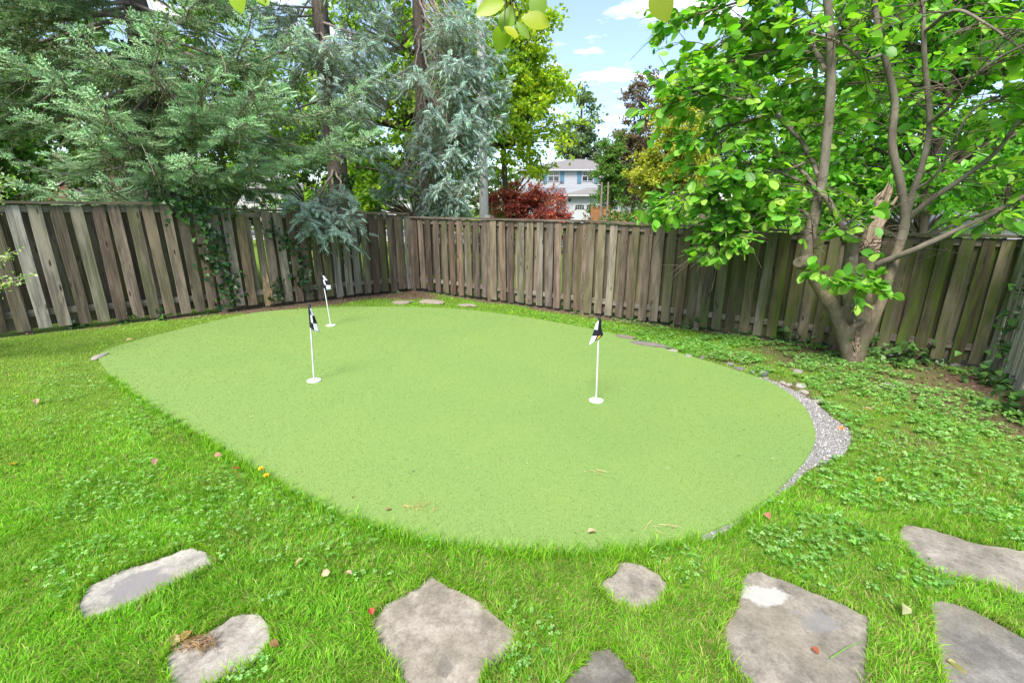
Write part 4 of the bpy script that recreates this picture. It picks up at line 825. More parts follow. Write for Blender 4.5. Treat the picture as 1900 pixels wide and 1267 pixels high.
# twigs and leaves
def twig_leaves(lines, n_tw, tl, lf_per, jit, start=.3, back=0.0):
    P_, Y_, N_ = [], [], []
    for l_ in lines:
        for _ in range(n_tw):
            u = rng.uniform(start, 1)*(len(l_)-1); i = min(int(u), len(l_)-2); a = l_[i]*(1-(u-i))+l_[i+1]*(u-i); tg = unit(l_[i+1]-l_[i])
            d = unit(tg*.5+rng.standard_normal(3)*np.array([1, 1, .45])+np.array([0, back, .05])); ln = tl*rng.uniform(.4, 1.3)
            c_ = a+d*ln+np.array([0, 0, -.18*ln]); pl = bez(a, a+d*ln*.55+np.array([0, 0, .1*ln]), c_, 5); twg.tube(pl, np.linspace(.006, .0025, 5), 4, cap=False)
            for q in range(2):
                s_ = rng.uniform(.3, .8); a2 = pl[int(s_*4)]; d2 = unit(d+rng.standard_normal(3)*np.array([.8, .8, .3])); e2 = a2+d2*ln*.5; twg.tube([a2, (a2+e2)/2, e2], [.005, .004, .0025], 3, cap=False)
                m = max(2, int(lf_per*.5)); uu = rng.uniform(.25, 1.05, (m, 1)); P_.append(a2*(1-uu)+e2*uu); Y_.append(unit(d2+rng.standard_normal((m, 3))*np.array([.75, .75, .35])+np.array([0, 0, -.30]))); N_.append(unit(rng.standard_normal((m, 3))*jit+np.array([0, 0, 1.0])))
            m = lf_per; uu = rng.uniform(.3, 1.05, m)*4; ix = np.clip(uu.astype(int), 0, 3); fr = (uu-ix)[:, None]
            P_.append(pl[ix]*(1-fr)+pl[ix+1]*fr); Y_.append(unit(d+rng.standard_normal((m, 3))*np.array([.75, .75, .35])+np.array([0, 0, -.30]))); N_.append(unit(rng.standard_normal((m, 3))*jit+np.array([0, 0, 1.0])))
    return np.vstack(P_), np.vstack(Y_), np.vstack(N_)
twg = MB()
lines_a = [L8, L9, L10, L11, L12, L17, L18, L3b, L19, L20, L21]; lines_b = [L6, L7, L14, L15, L16, L13]; lines_c = [L1[len(L1)*5//10:], L4[len(L4)*5//10:], L5[len(L5)*4//10:]]
r1 = twig_leaves(lines_a, 30, .58, 6, .5, .25); r2 = twig_leaves(lines_b, 17, .6, 6, .45, .25); r3 = twig_leaves(lines_c, 30, .95, 6, .5, .0, 1.6)
# sprouts on the bole
spr = [smooth_line(Q((1570,470,TY-.2),(1572,430,TY-.3),(1582,395,TY-.35))), smooth_line(Q((1510,470,TY-.25),(1508,440,TY-.3),(1505,400,TY-.3))), smooth_line(Q((1580,540,TY-.25),(1555,520,TY-.45),(1525,510,TY-.5))), smooth_line(Q((1590,540,TY-.25),(1612,530,TY-.4),(1620,525,TY-.45))), smooth_line(Q((1600,470,TY-.15),(1625,440,TY-.3),(1650,420,TY-.35)))]
for l_ in spr: twg.tube(l_, np.linspace(.007, .003, len(l_)), 4)
def clear_fence(rr_):
    m = (rr_[0][:, 2] > 1.64) | ((rr_[0][:, 0] > 2.4) & (rr_[0][:, 0] < 3.0) & (rr_[0][:, 2] > 1.2)); return tuple(q[m] for q in rr_)
def clear_stems(rr_):
    m = np.ones(len(rr_[0]), bool)
    for l_ in (L1, L4, L5, sp, sp+np.array([-.05, -.6, -.02]), sp+np.array([-.02, 0, .12])):
        l_ = l_[l_[:, 2] < 6]; d_ = np.hypot(rr_[0][:, None, 0]-l_[None, :, 0]+.06, rr_[0][:, None, 2]-l_[None, :, 2]+.04).min(1); m &= ~((d_ < .17) & (rr_[0][:, 1] < TY+.1))
    return tuple(q[m] for q in rr_)
r1, r2, r3 = clear_stems(r1), clear_stems(r2), clear_stems(r3)
r1, r2, r3 = clear_fence(r1), clear_fence(r2), clear_fence(r3)
r4 = twig_leaves(spr, 11, .30, 4, .6, .05, -.3)
r4 = clear_stems(r4)
twg.build('twigs', M['bark_dark'], mag, True, kind='stuff')
LP_, LY_, LN_ = (np.vstack([r[q] for r in (r1, r2, r3, r4)]) for q in range(3)); n = len(LP_); LSZ = .155*rng.uniform(.5, 1.2, n)
LCOL = pick_col([(.14,.35,.032),(.21,.44,.045),(.09,.27,.028),(.31,.52,.08)], n, .16)
FR = frames(LY_, LN_)
# the ones nearest the viewer, in front of the frame, are leaves of their own
dpt = LP_[:, 1]*CT-(LP_[:, 2]-CAM_H)*ST; ux = LP_[:, 0]/dpt*F_PX+950; uy = 633.5-F_PX*(LP_[:, 1]*ST+(LP_[:, 2]-CAM_H)*CT)/dpt
vis = (ux > 1190) & (ux < 1900) & (uy > 0) & (uy < 560); score = np.where(vis, LSZ/dpt, 0); own = np.zeros(n, bool); own[np.argsort(-score)[:300]] = True
mb = MB(); mb.inst(LB_V, LB_F, LP_[~own], FR[~own], LSZ[~own], LCOL[~own]); crown = mb.build('crown', M['leaf'], mag, kind='stuff')
LEAFM = []
for c_ in [(.14,.35,.032),(.21,.44,.045),(.09,.27,.028),(.31,.52,.08),(.17,.39,.05)]:
    mb = MB(); mb.add(LB_V, LB_F, c_); me = mb.mesh('leaf', True); me.materials.append(M['leaf']); LEAFM.append(me)
from mathutils import Matrix
for i in np.where(own)[0]:
    o = bpy.data.objects.new('leaf', LEAFM[i % 5]); col.objects.link(o); o.parent = crown
    R = Matrix([list(r) for r in FR[i]]).to_4x4(); o.matrix_basis = Matrix.Translation(Vector(LP_[i])) @ R @ Matrix.Scale(float(LSZ[i]), 4)
print('big leaves', n)
# a second tree just beyond the mossy fence
b = np.array([*P(1712, 400, 9.2)[:2], 0]); b[2] = G(b[0])
tree('leafy_tree', b, 'green tree just beyond the mossy fence, its trunk right of the broken stub', 'tree', [b+(0,0,-.1), b+(.03,0,1.5), b+(-.05,0,2.6), b+(.0,.1,4.2), b+(-.2,.1,6.2)], .15,
  [(b+(-1.6,.2,2.9),(1.6,1.3,1.0)), (b+(1.3,.2,3.0),(1.6,1.3,1.1)), (b+(-1.0,.3,4.6),(2.0,1.5,1.4)), (b+(1.6,.3,4.8),(2.0,1.6,1.4)), (b+(0,.4,6.2),(2.4,1.6,1.2)), (b+(-2.6,.4,2.5),(1.0,1.0,.7))], 210, 70, (LM_V, LM_F), .125, [(.075,.23,.02),(.11,.30,.028),(.05,.16,.016),(.17,.36,.04)], 'bark_dark', 'leaf', clr=.55, limb_r=.03, tilt=.55)

# ------------------------------------------------------------------ branch overhead (tree stands behind the viewer)
ob = np.array([2.6, -2.4, float(G(2.6))]); ov = thing('overhanging_tree', ob, 'tree whose yellow-green leaves hang into the top of the picture', 'tree')
mb = MB(); tl_ = smooth_line([ob+(0,0,-.1), ob+(.05,0,1.5), ob+(-.1,.2,2.9), ob+(-.3,.5,4.0)]); mb.tube(tl_, np.linspace(.16, .08, len(tl_)), 10, wob=.03); mb.build('trunk', M['bark_grey'], ov, True)
mb = MB(); hub = np.array([.3, 1.2, 3.9]); ml = smooth_line([tl_[-1], np.array([1.4, -.6, 4.3]), hub, np.array([-.6, 2.2, 3.75])]); mb.tube(ml, np.linspace(.06, .012, len(ml)), 7)
tips = [P(935,-30,2.0), P(1225,-40,2.0), P(440,-40,2.2)]
for t_ in tips:
    a = ml[np.argmin(np.linalg.norm(ml-t_, axis=1))]; mb.tube(bez(a, (a+t_)/2+np.array([0, .1, .1]), t_, 7), np.linspace(.012, .005, 7), 5)
near = [  # base px, tip px, width, colour, depth
 ((898,2),(884,22),(930,20)),]
LEAFY = [((938,4),(882,24),.30,(.30,.40,.012)), ((948,12),(934,62),.40,(.17,.30,.012)), ((940,42),(922,94),.38,(.24,.38,.012)), ((958,40),(982,72),.24,(.16,.28,.012)), ((966,34),(1022,44),.40,(.30,.36,.012)), ((990,-14),(1006,30),.44,(.17,.30,.014)), ((935,50),(962,68),.3,(.36,.38,.012)),
         ((1212,-22),(1240,38),.42,(.24,.30,.012)), ((1200,-14),(1224,8),.4,(.30,.36,.012)), ((436,-30),(446,24),.42,(.27,.40,.012)), ((470,-26),(497,8),.4,(.28,.40,.012)), ((478,-22),(488,12),.3,(.24,.36,.012)), ((1008,-30),(1020,-2),.4,(.2,.3,.012))]
def near_leaf_mesh(wd, c_):
    V, F = leaf_big(wd*2.0, .12, .10, 14); mb = MB(); cc = np.repeat(np.array([c_]), len(V), 0); mb.add(V, F, cc); return mb.mesh('leaf', True)
for i, (a_, b_, wd, c_) in enumerate(LEAFY):
    Y = 2.0+.04*(i % 3) if a_[0] > 600 else 2.2
    A3, B3 = P(*a_, Y), P(*b_, Y-.02); L = np.linalg.norm(B3-A3); me = near_leaf_mesh(wd, c_); me.materials.append(M['leaf'])
    o = bpy.data.objects.new('leaf', me); col.objects.link(o); o.parent = ov
    fr = frames((B3-A3)[None], np.array([[.25*(-1)**i, -.9, .35]]))[0]
    o.matrix_basis = Matrix.Translation(Vector(A3)-ov.location) @ Matrix([list(r) for r in fr]).to_4x4() @ Matrix.Scale(float(L), 4)
    t_ = tips[0] if 600 < a_[0] < 1100 else tips[1] if a_[0] > 1100 else tips[2]
    mb.tube(bez(t_, (t_+A3)/2+np.array([.01, 0, .01]), A3, 4), [.0035, .003, .0025, .002], 4)
mb.build('branches', M['bark_dark'], ov, True)

# ------------------------------------------------------------------ ivy, shrubs and weeds
IVC = [(.022,.06,.015),(.035,.09,.02),(.05,.12,.028),(.015,.042,.012)]
def ivy_on_trunk(c, r, z0, z1, n, label, sd=.07):
    root = thing('ivy', (c[0], c[1], float(G(c[0]))), label, 'ivy'); a = rng.uniform(0, 2*np.pi, n); z = rng.uniform(z0, z1, n); q = r+np.abs(rng.normal(0, sd, n))+.02
    keep = NG[2](a*2+9, z+9, 1.3) > .3; a, z, q = a[keep], z[keep], q[keep]; n = len(a)
    pos = np.c_[c[0]+q*np.cos(a), c[1]+q*np.sin(a), z]; out_ = np.c_[np.cos(a), np.sin(a), np.full(n, .25)]
    mb = MB(); mb.inst(IVY_V, IVY_F, pos, frames(unit(rng.standard_normal((n, 3))*.5+np.array([0, 0, -1])), unit(out_+rng.standard_normal((n, 3))*.45)), rng.uniform(.05, .10, n), pick_col(IVC, n)); mb.build('leaves', M['ivy'], root, kind='stuff')
    mb = MB()
    for _ in range(7):
        a0 = rng.uniform(0, 6.28); zz = np.linspace(float(G(c[0])), z1, 12); aa = a0+np.cumsum(rng.normal(0, .12, 12)); mb.tube(np.c_[c[0]+(r+.012)*np.cos(aa), c[1]+(r+.012)*np.sin(aa), zz], .012, 5)
    mb.build('stem', M['bark_dark'], root, True)
ivy_on_trunk(bA, .25, .3, 4.6, 3200, 'dark ivy wrapped round the trunk of the big green spruce')
ivy_on_trunk(np.array(bB)+(.1, -.03), .17, .4, 2.6, 900, 'ivy climbing the foot of the bare spruce trunk', .05)
def ivy_on_fence(ptf, nrm, path, n, label, spread=.12, size=(.05, .095), cols=IVC):
    pts = np.array([[*ptf(s_, .075)[:2], z_] for s_, z_ in path]); root = thing('ivy', tuple(pts[0]*[1, 1, 0]+[0, 0, float(G(pts[0][0]))]), label, 'ivy')
    l_ = smooth_line(pts); n3 = np.array([*nrm, 0.15]); i = rng.integers(0, len(l_), n); e3 = np.array([-nrm[1], nrm[0], 0])
    pos = l_[i]+e3*rng.normal(0, spread, (n, 1))+np.array([0, 0, 1])*rng.normal(0, spread, (n, 1))+n3*np.abs(rng.normal(0, .035, (n, 1)))
    mb = MB(); mb.inst(IVY_V, IVY_F, pos, frames(unit(rng.standard_normal((n, 3))*.6+np.array([0, 0, -1])), unit(n3+rng.standard_normal((n, 3))*.4)), rng.uniform(*size, n), pick_col(cols, n)); mb.build('leaves', M['ivy'], root, kind='stuff')
    mb = MB(); mb.tube(l_, .006, 5); mb.tube(l_+e3*.05*np.sin(np.arange(len(l_)))[:, None], .004, 4); mb.build('stem', M['bark_dark'], root, True)
ivy_on_fence(ptL, nL, [(3.75,.3),(3.7,.75),(3.85,1.1),(3.8,1.5),(3.95,1.85),(4.0,2.0)], 300, 'ivy climbing the left fence where its top steps down', .11)
ivy_on_fence(ptL, nL, [(3.6,1.95),(3.9,2.02),(4.3,1.8)], 170, 'ivy mounded over the step in the left fence top', .14)
ivy_on_fence(ptL, nL, [(2.25,.45),(2.5,.65),(2.4,.95),(2.65,1.25),(2.85,1.45)], 150, 'thin ivy strand climbing the left fence near the back flag', .09, (.045, .08))
ivy_on_fence(ptL, nL, [(2.95,.3),(2.9,.6)], 40, 'small ivy sprig beside the broken fence board', .07, (.045, .08))
# weedy ivy at the foot of the fences: one low plant per spot
WD = [(.05,.12,.025),(.08,.18,.035),(.03,.075,.02)]
spots = [(640,535,.28,'leafy weeds at the left fence foot behind the back flag',60), (705,540,.3,'dark leafy weeds in the back corner, left part',80), (745,536,.22,'dark leafy weeds right in the back fence corner',60), (450,562,.12,'tiny weed at the left fence foot near the broken board',18), (300,592,.13,'small weed under the left fence, left of the ivy',20), (235,598,.12,'small weed under the left fence near the putting green tip',20), (135,606,.12,'small weed under the far left boards',20),
 (355,545,.16,'bright weed growing through the bottom rail of the left fence',22), (165,570,.12,'bright weed behind the bottom rail at far left',16),
 (1185,592,.16,'small weed at the right fence, left of three',26), (1225,596,.2,'small weed at the right fence, middle of three',34), (1252,600,.14,'small weed at the right fence, right of three',22), (1290,608,.24,'bushy weed at the foot of the right fence below the hanging leaves',50),
 (1462,632,.34,'dark ivy clump at the mossy fence left of the tree',90), (1520,640,.2,'small ivy clump against the fence beside the tree trunk',40), (1645,668,.42,'broad-leaved weeds right of the tree trunk',80), (1690,672,.3,'broad-leaved weeds below the mossy fence',50), (1860,715,.34,'dark ivy at the foot of the slat fence',90), (1885,765,.36,'dark ivy clump lowest at the right edge',90), (1858,560,.3,'ivy creeping up the slat fence',60)]
for px, py, r_, lab, n in spots:
    if 'creeping' in lab:
        p = np.array([*(R_FAR+eN*.55+nN*.10), .55]); pos = p+rng.standard_normal((n, 3))*np.array([.05, .06, .33])
    else:
        p = GP(px, py); p[2] = G(p[0]); pos = p+np.c_[rng.normal(0, r_*.5, n), rng.normal(0, r_*.35, n), np.abs(rng.normal(.06, r_*.35, n))]
    root = thing('weed', p*[1, 1, 0]+[0, 0, float(G(p[0]))], lab, 'weed', 'weeds along the fences'); mb = MB()
    bright = 'bright' in lab; cs = [(.12,.30,.03),(.08,.22,.025)] if bright else WD
    mb.inst(IVY_V, IVY_F, pos, frames(unit(rng.standard_normal((n, 3))+np.array([0, -.4, -.2])), unit(rng.standard_normal((n, 3))*.5+np.array([0, -.35, 1]))), rng.uniform(.05, .11, n)*(1.15 if 'broad' in lab else 1), pick_col(cs, n)); mb.build('leaves', M['ivy'], root, kind='stuff')
    mb = MB(); root_pt = p*[1, 1, 0]+[0, 0, float(G(p[0]))]
    for q in rng.choice(n, min(n, 14), replace=False): mb.tube(bez(root_pt, (root_pt+pos[q])/2+[0, 0, .04], pos[q], 4), .003, 3, cap=False)
    mb.build('stems', M['bark_dark'], root, kind='stuff')
# variegated shrub at the left edge
sc_ = np.array([-6.35, 4.75, float(G(-6.35))]); sh = thing('variegated_shrub', sc_, 'cream-and-green variegated shrub poking in at the left edge', 'shrub'); mb = MB(); st = MB()
tips = [P(62,508,4.75), P(30,465,4.85), P(40,520,4.7), P(20,470,4.8), P(-30,500,4.7), P(12,345,5.0), P(24,330,5.05), P(5,310,5), P(-60,420,4.8), P(-80,560,4.7), P(-100,350,4.9)]+[sc_+np.array([rng.normal(-.2, .35), rng.normal(0, .4), rng.uniform(.6, 2.0)]) for _ in range(20)]
for t_ in tips:
    l_ = bez(sc_, sc_*.35+t_*.65+np.array([-.15, 0, .25]), t_, 8); st.tube(l_, np.linspace(.014, .003, 8), 5)
    n = 85; u = rng.uniform(.45, 1, n)*7; i = np.clip(u.astype(int), 0, 6); f_ = (u-i)[:, None]; pos = l_[i]*(1-f_)+l_[i+1]*f_+rng.standard_normal((n, 3))*np.array([.05, .05, .028])
    mb.inst(LM_V, LM_F, pos, frames(unit(rng.standard_normal((n, 3))+np.array([.4, -.2, 0])), unit(rng.standard_normal((n, 3))*.5+np.array([0, 0, 1]))), rng.uniform(.025, .042, n), pick_col([(.42,.50,.26),(.22,.36,.09),(.12,.25,.04),(.5,.55,.36)], n))
st.build('stems', M['bark_twig'], sh, True); mb.build('leaves', M['leaf_soft'], sh, kind='stuff')
# low hedge plants on the far side of the street fence
def bush(px, py, Y, r, cols, label, name='bush', size=.09, n=900):
    q = P(px, py, Y); b_ = np.array([q[0], Y, float(G(q[0]))]); root = thing(name, b_, label, 'bush'); zc = q[2]
    ctr = np.array([q[0], Y, (zc+b_[2])/2]); rr = np.array([r, r, max(.3, (zc-b_[2])/2)]); d = rnd_dirs(n); pos = ctr+d*rr*(.75+.3*rng.random((n, 1)))*(1+.18*np.sin(d[:, :1]*9+d[:, 2:]*7))
    mb = MB(); mb.inst(DIA, DIF, pos, frames(unit(d+rng.standard_normal((n, 3))*.7), unit(d+rng.standard_normal((n, 3))*.5+np.array([0, 0, .5]))), size*rng.uniform(.7, 1.6, n), pick_col(cols, n)); mb.build('leaves', M['leaf_soft'], root, kind='stuff')
    mb = MB()
    for q_ in range(10): mb.tube(bez(b_, (b_+pos[q_])/2, pos[q_], 4), .02, 4, cap=False)
    mb.build('stems', M['bark_dark'], root, kind='stuff')
GB = [(.06,.16,.025),(.10,.22,.035),(.04,.11,.02)]
for px, py, Y, r, lab in [(1008,403,22,.45,'small round green bush in front of the red maple'), (1150,388,24,.9,'green bush left of the trellis posts in front of the garage'), (1200,375,25,1.1,'green climber bush on the cedar fence by the street'), (1175,397,23.5,1.6,'low green hedge behind the right fence, left part'), (1235,392,23,1.5,'low green hedge behind the right fence, right part'), (925,398,20,.7,'low green bush at the foot of the concrete pole'), (1110,372,28,.8,'tall climber bush in front of the garage door'), (580,382,24,1.4,'low hedge seen under the hanging spruce branch'), (520,372,22,1.2,'dark bush right of the ivy-clad trunk'), (395,372,20,1.2,'green bush between the ivy trunk and white wall'), (60,378,18,1.0,'yellow-green bush above the far left fence top'), (1600,410,13,1.4,'green bush behind the broken stub'), (1480,408,13,1.6,'green bush behind the mossy fence left of the tree'), (1760,412,14,1.3,'green bush behind the fence right of the tree'), (1380,402,14,1.5,'green bush behind the fence under the hanging leaves')]:
    bush(px, py, Y, r, GB if 'yellow' not in lab else YG, lab, 'bush', .11 if Y > 16 else .1, 1100)

# ------------------------------------------------------------------ lawn
mb = MB()
def blade_mesh(xy, ln, wd, colr, lean):
    n = len(xy); a = rng.uniform(0, 2*np.pi, n); s_ = np.c_[np.cos(a), np.sin(a), np.zeros(n)]*wd[:, None]/2
    base = np.c_[xy, G(xy[:, 0])-.012]; d = np.c_[lean, np.zeros(n)]; up = np.array([0, 0, 1.0])
    m1 = base+up*(ln*.55)[:, None]+d*(ln*.28)[:, None]; tp = base+up*(ln*.92)[:, None]+d*(ln*.95)[:, None]
    V = np.stack([base-s_, base+s_, m1-s_*.85, m1+s_*.85, tp], 1).reshape(-1, 3)
    F = (np.arange(n)*5)[:, None, None]+np.array([(0, 1, 3), (0, 3, 2), (2, 3, 4)])[None]
    C = np.repeat(colr[:, None, :], 5, 1)*np.array([.95, .95, 1, 1, 1.1])[None, :, None]
    mb.add(V, F.reshape(-1, 3), C.reshape(-1, 3))
def lawn_pts(n, x0, x1, y0, y1):
    q = np.c_[rng.uniform(x0, x1, n), rng.uniform(y0, y1, n)]; x, y = q.T
    u = np.abs(x)/np.maximum(y, .1)
    keep = (u < 1.62) & ~inside(green, x, y) & ~inside(gravel, x, y)
    for s_ in slabs: 
        c_ = s_.mean(0); keep &= ~inside(c_+(s_-c_)*.95, x, y)
    keep &= ((CORNER-q) @ nL < 0) | True
    sl = (q-CORNER) @ nL; sr = (q-CORNER) @ nR; keep &= (sl > .08) & (sr > .08)
    bd = bed_amount(x, y); keep &= rng.random(n) > bd*.93
    right = np.clip((x-2.6)/1.4, 0, 1)*np.clip((y-2.2)/1.0, 0, 1); keep &= rng.random(n) > right*(.45+.4*(NG[3](x+20, y+20, 2.2) > .52))
    return q[keep]
cnt = 0
for (n, x0, x1, y0, y1, wd, l0) in [(205000, -3.6, 3.6, 1.15, 2.6, .0042, .058), (130000, -5, 5, 2.6, 4.2, .0060, .055), (105000, -7, 6.5, 4.2, 7, .0085, .05), (60000, -7, 6.5, 7, 10.3, .012, .05)]:
    q = lawn_pts(n, x0, x1, y0, y1); x, y = q.T; n = len(q); cnt += n
    t1 = NG[0](x+50, y+50, 3.1); t2 = NG[4](x+50, y+50, 9.0); t3 = NG[5](x+50, y+50, .8)
    ln = l0*.56*(.55+.75*t2+.35*t1)*rng.uniform(.6, 1.25, n)
    left = np.clip((-x-1.2)/3, 0, 1)*np.clip((y-2.6)/1.5, 0, 1); ln *= 1-.35*left
    ang = 6.28*(NG[1](x+60, y+60, 4.0)+NG[2](x+60, y+60, 11.0)); lean = np.c_[np.cos(ang), np.sin(ang)]*.38+rng.normal(0, .5, (n, 2))
    c_ = pick_col([(.165,.40,.022),(.235,.47,.032),(.12,.32,.018),(.34,.50,.09)], n, .15, [.36, .3, .2, .14])
    c_ *= (.85+.35*t1)[:, None]; c_ = c_*(1-left[:, None]*.45)+np.array((.34, .45, .11))*left[:, None]*.45
    dry = rng.random(n) < (.05+.12*(t3 > .6)+.10*np.clip((x-.3)/1.5, 0, 1))*np.clip((6.5-y)/2.5, .15, 1); c_[dry] = jitter_col((.36, .31, .13), dry.sum(), .2)
    blade_mesh(q, ln, np.full(n, wd)*rng.uniform(.55, 1.2, n), c_, lean)
# longer tufts along the near edge of the putting green
e_ = green[(green[:, 1] < 4.6)]; n = 5200; i = rng.integers(0, len(e_), n); ctr = np.array([-.6, 4.6]); q = e_[i]+unit(e_[i]-ctr)*rng.uniform(.0, .07, (n, 1))+rng.normal(0, .02, (n, 2))
ok = ~inside(gravel, q[:, 0], q[:, 1]) & (q[:, 1] < 4.5) & ~((q[:, 0] > 1.9) & (q[:, 1] > 2.8)); q = q[ok]; n = len(q)
blade_mesh(q, rng.uniform(.04, .10, n), rng.uniform(.0035, .006, n), pick_col([(.19,.41,.02),(.26,.48,.03),(.13,.32,.018)], n), unit(ctr-q)*.15+rng.normal(0, .4, (n, 2)))
# blades hanging over the rims of the flagstones
for s_ in slabs:
    p_ = smooth_poly(s_, 8); n = 520; i = rng.integers(0, len(p_), n); c2 = s_.mean(0); q = p_[i]+unit(p_[i]-c2)*rng.uniform(.0, .03, (n, 1)); blade_mesh(q, rng.uniform(.03, .07, n), rng.uniform(.003, .005, n), pick_col([(.20,.42,.02),(.28,.49,.03),(.36,.35,.12)], n, .14, [.45, .35, .2]), unit(c2-q)*.35+rng.normal(0, .4, (n, 2)))
tag(mb.build('lawn_grass', M['grass']), 'green lawn grass around the putting green and flagstones', 'grass', kind='stuff'); print('blades', cnt)
# clover and creeping weeds in the lawn
mb = MB(); LEAFLET = np.array([(0,0,0),(-.42,.5,.05),(-.3,.92,.02),(0,.85,0),(.3,.92,.02),(.42,.5,.05)]); LLF = np.array([(0,5,4),(0,4,3),(0,3,2),(0,2,1)])
def clover(n, x0, x1, y0, y1, thr, size):
    q = np.c_[rng.uniform(x0, x1, n), rng.uniform(y0, y1, n)]; x, y = q.T
    keep = ~inside(green, x, y) & ~inside(gravel, x, y) & (NG[3](x+33, y+33, 2.6)*.6+NG[4](x+33, y+33, 7)*.4 > thr) & (np.abs(x)/np.maximum(y, .1) < 1.4)
    for s_ in slabs: keep &= ~inside(s_, x, y)
    keep &= ((q-CORNER) @ nL > .1) & ((q-CORNER) @ nR > .1); q = q[keep]; n = len(q)
    h = rng.uniform(.02, .055, n); ctr = np.c_[q, G(q[:, 0])+h]; a0 = rng.uniform(0, 6.28, n); sz = rng.uniform(.7, 1.3, n)*size; cl = pick_col([(.17,.37,.065),(.22,.43,.10),(.12,.29,.045),(.30,.50,.17)], n)
    for kk in range(3):
        a = a0+kk*2.094; yd = np.c_[np.cos(a), np.sin(a), rng.normal(-.05, .2, n)]; mb.inst(LEAFLET, LLF, ctr, frames(yd, unit(np.c_[rng.normal(0, .25, (n, 2)), np.ones(n)])), sz, cl)
clover(11000, 2.0, 6.5, 1.9, 7.0, .46, .021); clover(2500, 1.0, 3.2, 1.3, 2.6, .55, .016); clover(16000, -5, 1, 1.2, 5.5, .52, .013); clover(3500, 0.5, 5, 5.5, 8.6, .45, .026); clover(2600, 2.8, 6.4, 3.6, 7.0, .46, .032)
tag(mb.build('clover', M['leaf_soft']), 'clover and creeping weeds spread through the lawn at right', 'clover', kind='stuff')
# leaf litter and twigs in the beds
mb = MB(); n = 9000; q = np.c_[rng.uniform(-7, 6.6, n), rng.uniform(3, 10.4, n)]; x, y = q.T; keep = (rng.random(n) < bed_amount(x, y)) & ((q-CORNER) @ nL > .05) & ((q-CORNER) @ nR > .05) & ~inside(green, x, y); q = q[keep]; n = len(q)
mb.inst(DIA, DIF, np.c_[q, G(q[:, 0])+rng.uniform(-.008, .012, n)], frames(np.c_[rng.normal(0, 1, (n, 2)), rng.normal(0, .15, n)], unit(np.c_[rng.normal(0, .35, (n, 2)), np.ones(n)])), rng.uniform(.02, .06, n), pick_col([(.16,.09,.05),(.24,.15,.085),(.09,.055,.035),(.30,.22,.14)], n)); tag(mb.build('leaf_litter', M['leaf_soft']), 'brown leaf litter under the fences and the tree', 'leaf litter', kind='stuff')

# ------------------------------------------------------------------ stones, fallen leaves, small things
def rock_mesh(seed, c_):
    r = np.random.default_rng(seed); bm = bmesh.new(); bmesh.ops.create_icosphere(bm, subdivisions=2, radius=.5)
    for v in bm.verts: v.co *= 1+.28*mnoise.noise(v.co*2.2+Vector((seed, 0, 0)))+.1*mnoise.noise(v.co*6+Vector((0, seed, 0)))
    me = bpy.data.meshes.new('stone'); bm.to_mesh(me); bm.free(); me.materials.append(plain('stone_%s' % 'abcdefghijklmnopqrstuvwxyz'[seed % 26], c_, .85, .2, .35, 9, .01)); return me
ORD = ['first','second','third','fourth','fifth','sixth','seventh','eighth','ninth','tenth','eleventh','twelfth','thirteenth','fourteenth','fifteenth','sixteenth']
edge = [(1518,744,.12,.05,(.42,.38,.31)),(1492,728,.09,.05,(.40,.37,.31)),(1485,716,.11,.055,(.44,.42,.37)),(1463,714,.07,.04,(.4,.37,.31)),(1452,711,.08,.045,(.40,.36,.30)),(1421,704,.09,.05,(.28,.26,.24)),(1416,694,.12,.07,(.17,.17,.18)),(1395,690,.09,.05,(.2,.195,.19)),(1371,684,.12,.04,(.19,.18,.17)),(1356,676,.09,.045,(.27,.25,.22)),(1302,663,.10,.03,(.24,.22,.19)),(1277,661,.13,.04,(.38,.35,.31)),(1248,651,.14,.045,(.40,.37,.33))]
for i, (px, py, sx, sz, c_) in enumerate(edge):
    p = GP(px, py); me = rock_mesh(i, tuple(v*.6 for v in c_)); o = link('stone', me); o.location = (p[0], p[1], float(G(p[0]))+sz*.02); o.scale = (sx*1.15, sx*.85, sz*1.2); o.rotation_euler = (0, 0, rng.uniform(0, 6.28))
    tag(o, 'small stone edging the green, %s counting from the gravel back towards the fence' % ORD[i], 'stone', 'stones edging the right rear of the putting green')
for px, py, sx, sy, sz, c_, lab in [(1205,641,.75,.16,.09,(.21,.19,.165),'long flat weathered stone along the rear right edge of the green'), (1160,627,.35,.12,.07,(.24,.20,.16),'short flat weathered stone beyond the flag with the yellow mark'), (800,562,.55,.22,.09,(.36,.31,.24),'broad tan stone at the back edge of the green, in the middle'), (745,562,.42,.2,.07,(.33,.29,.22),'tan stone at the back edge of the green, left of the broad one'), (868,567,.4,.16,.05,(.36,.31,.25),'thin pale stone at the back edge of the green, on the right'), (1770,676,.13,.1,.10,(.38,.35,.33),'pale rock on the soil at the foot of the mossy fence'), (1813,690,.14,.1,.09,(.24,.18,.17),'reddish rock on the soil near the slat fence'), (1648,716,.13,.1,.06,(.36,.33,.27),'tan rock in the weeds in front of the tree'), (1480,690,.13,.1,.05,(.33,.29,.25),'flat brown rock in the clover left of the tree'), (186,662,.10,.2,.05,(.40,.36,.32),'pale stone at the left tip of the putting green')]:
    p = GP(px, py); me = rock_mesh(int(px) % 97, tuple(v*.6 for v in c_)); o = link('stone', me); o.location = (p[0], p[1], float(G(p[0]))+sz*.02); o.scale = (sx, sy*1.2, sz*1.3); o.rotation_euler = (0, 0, -.45 if sx > .3 and px > 1000 else rng.uniform(-.2, .2)); tag(o, lab, 'stone')
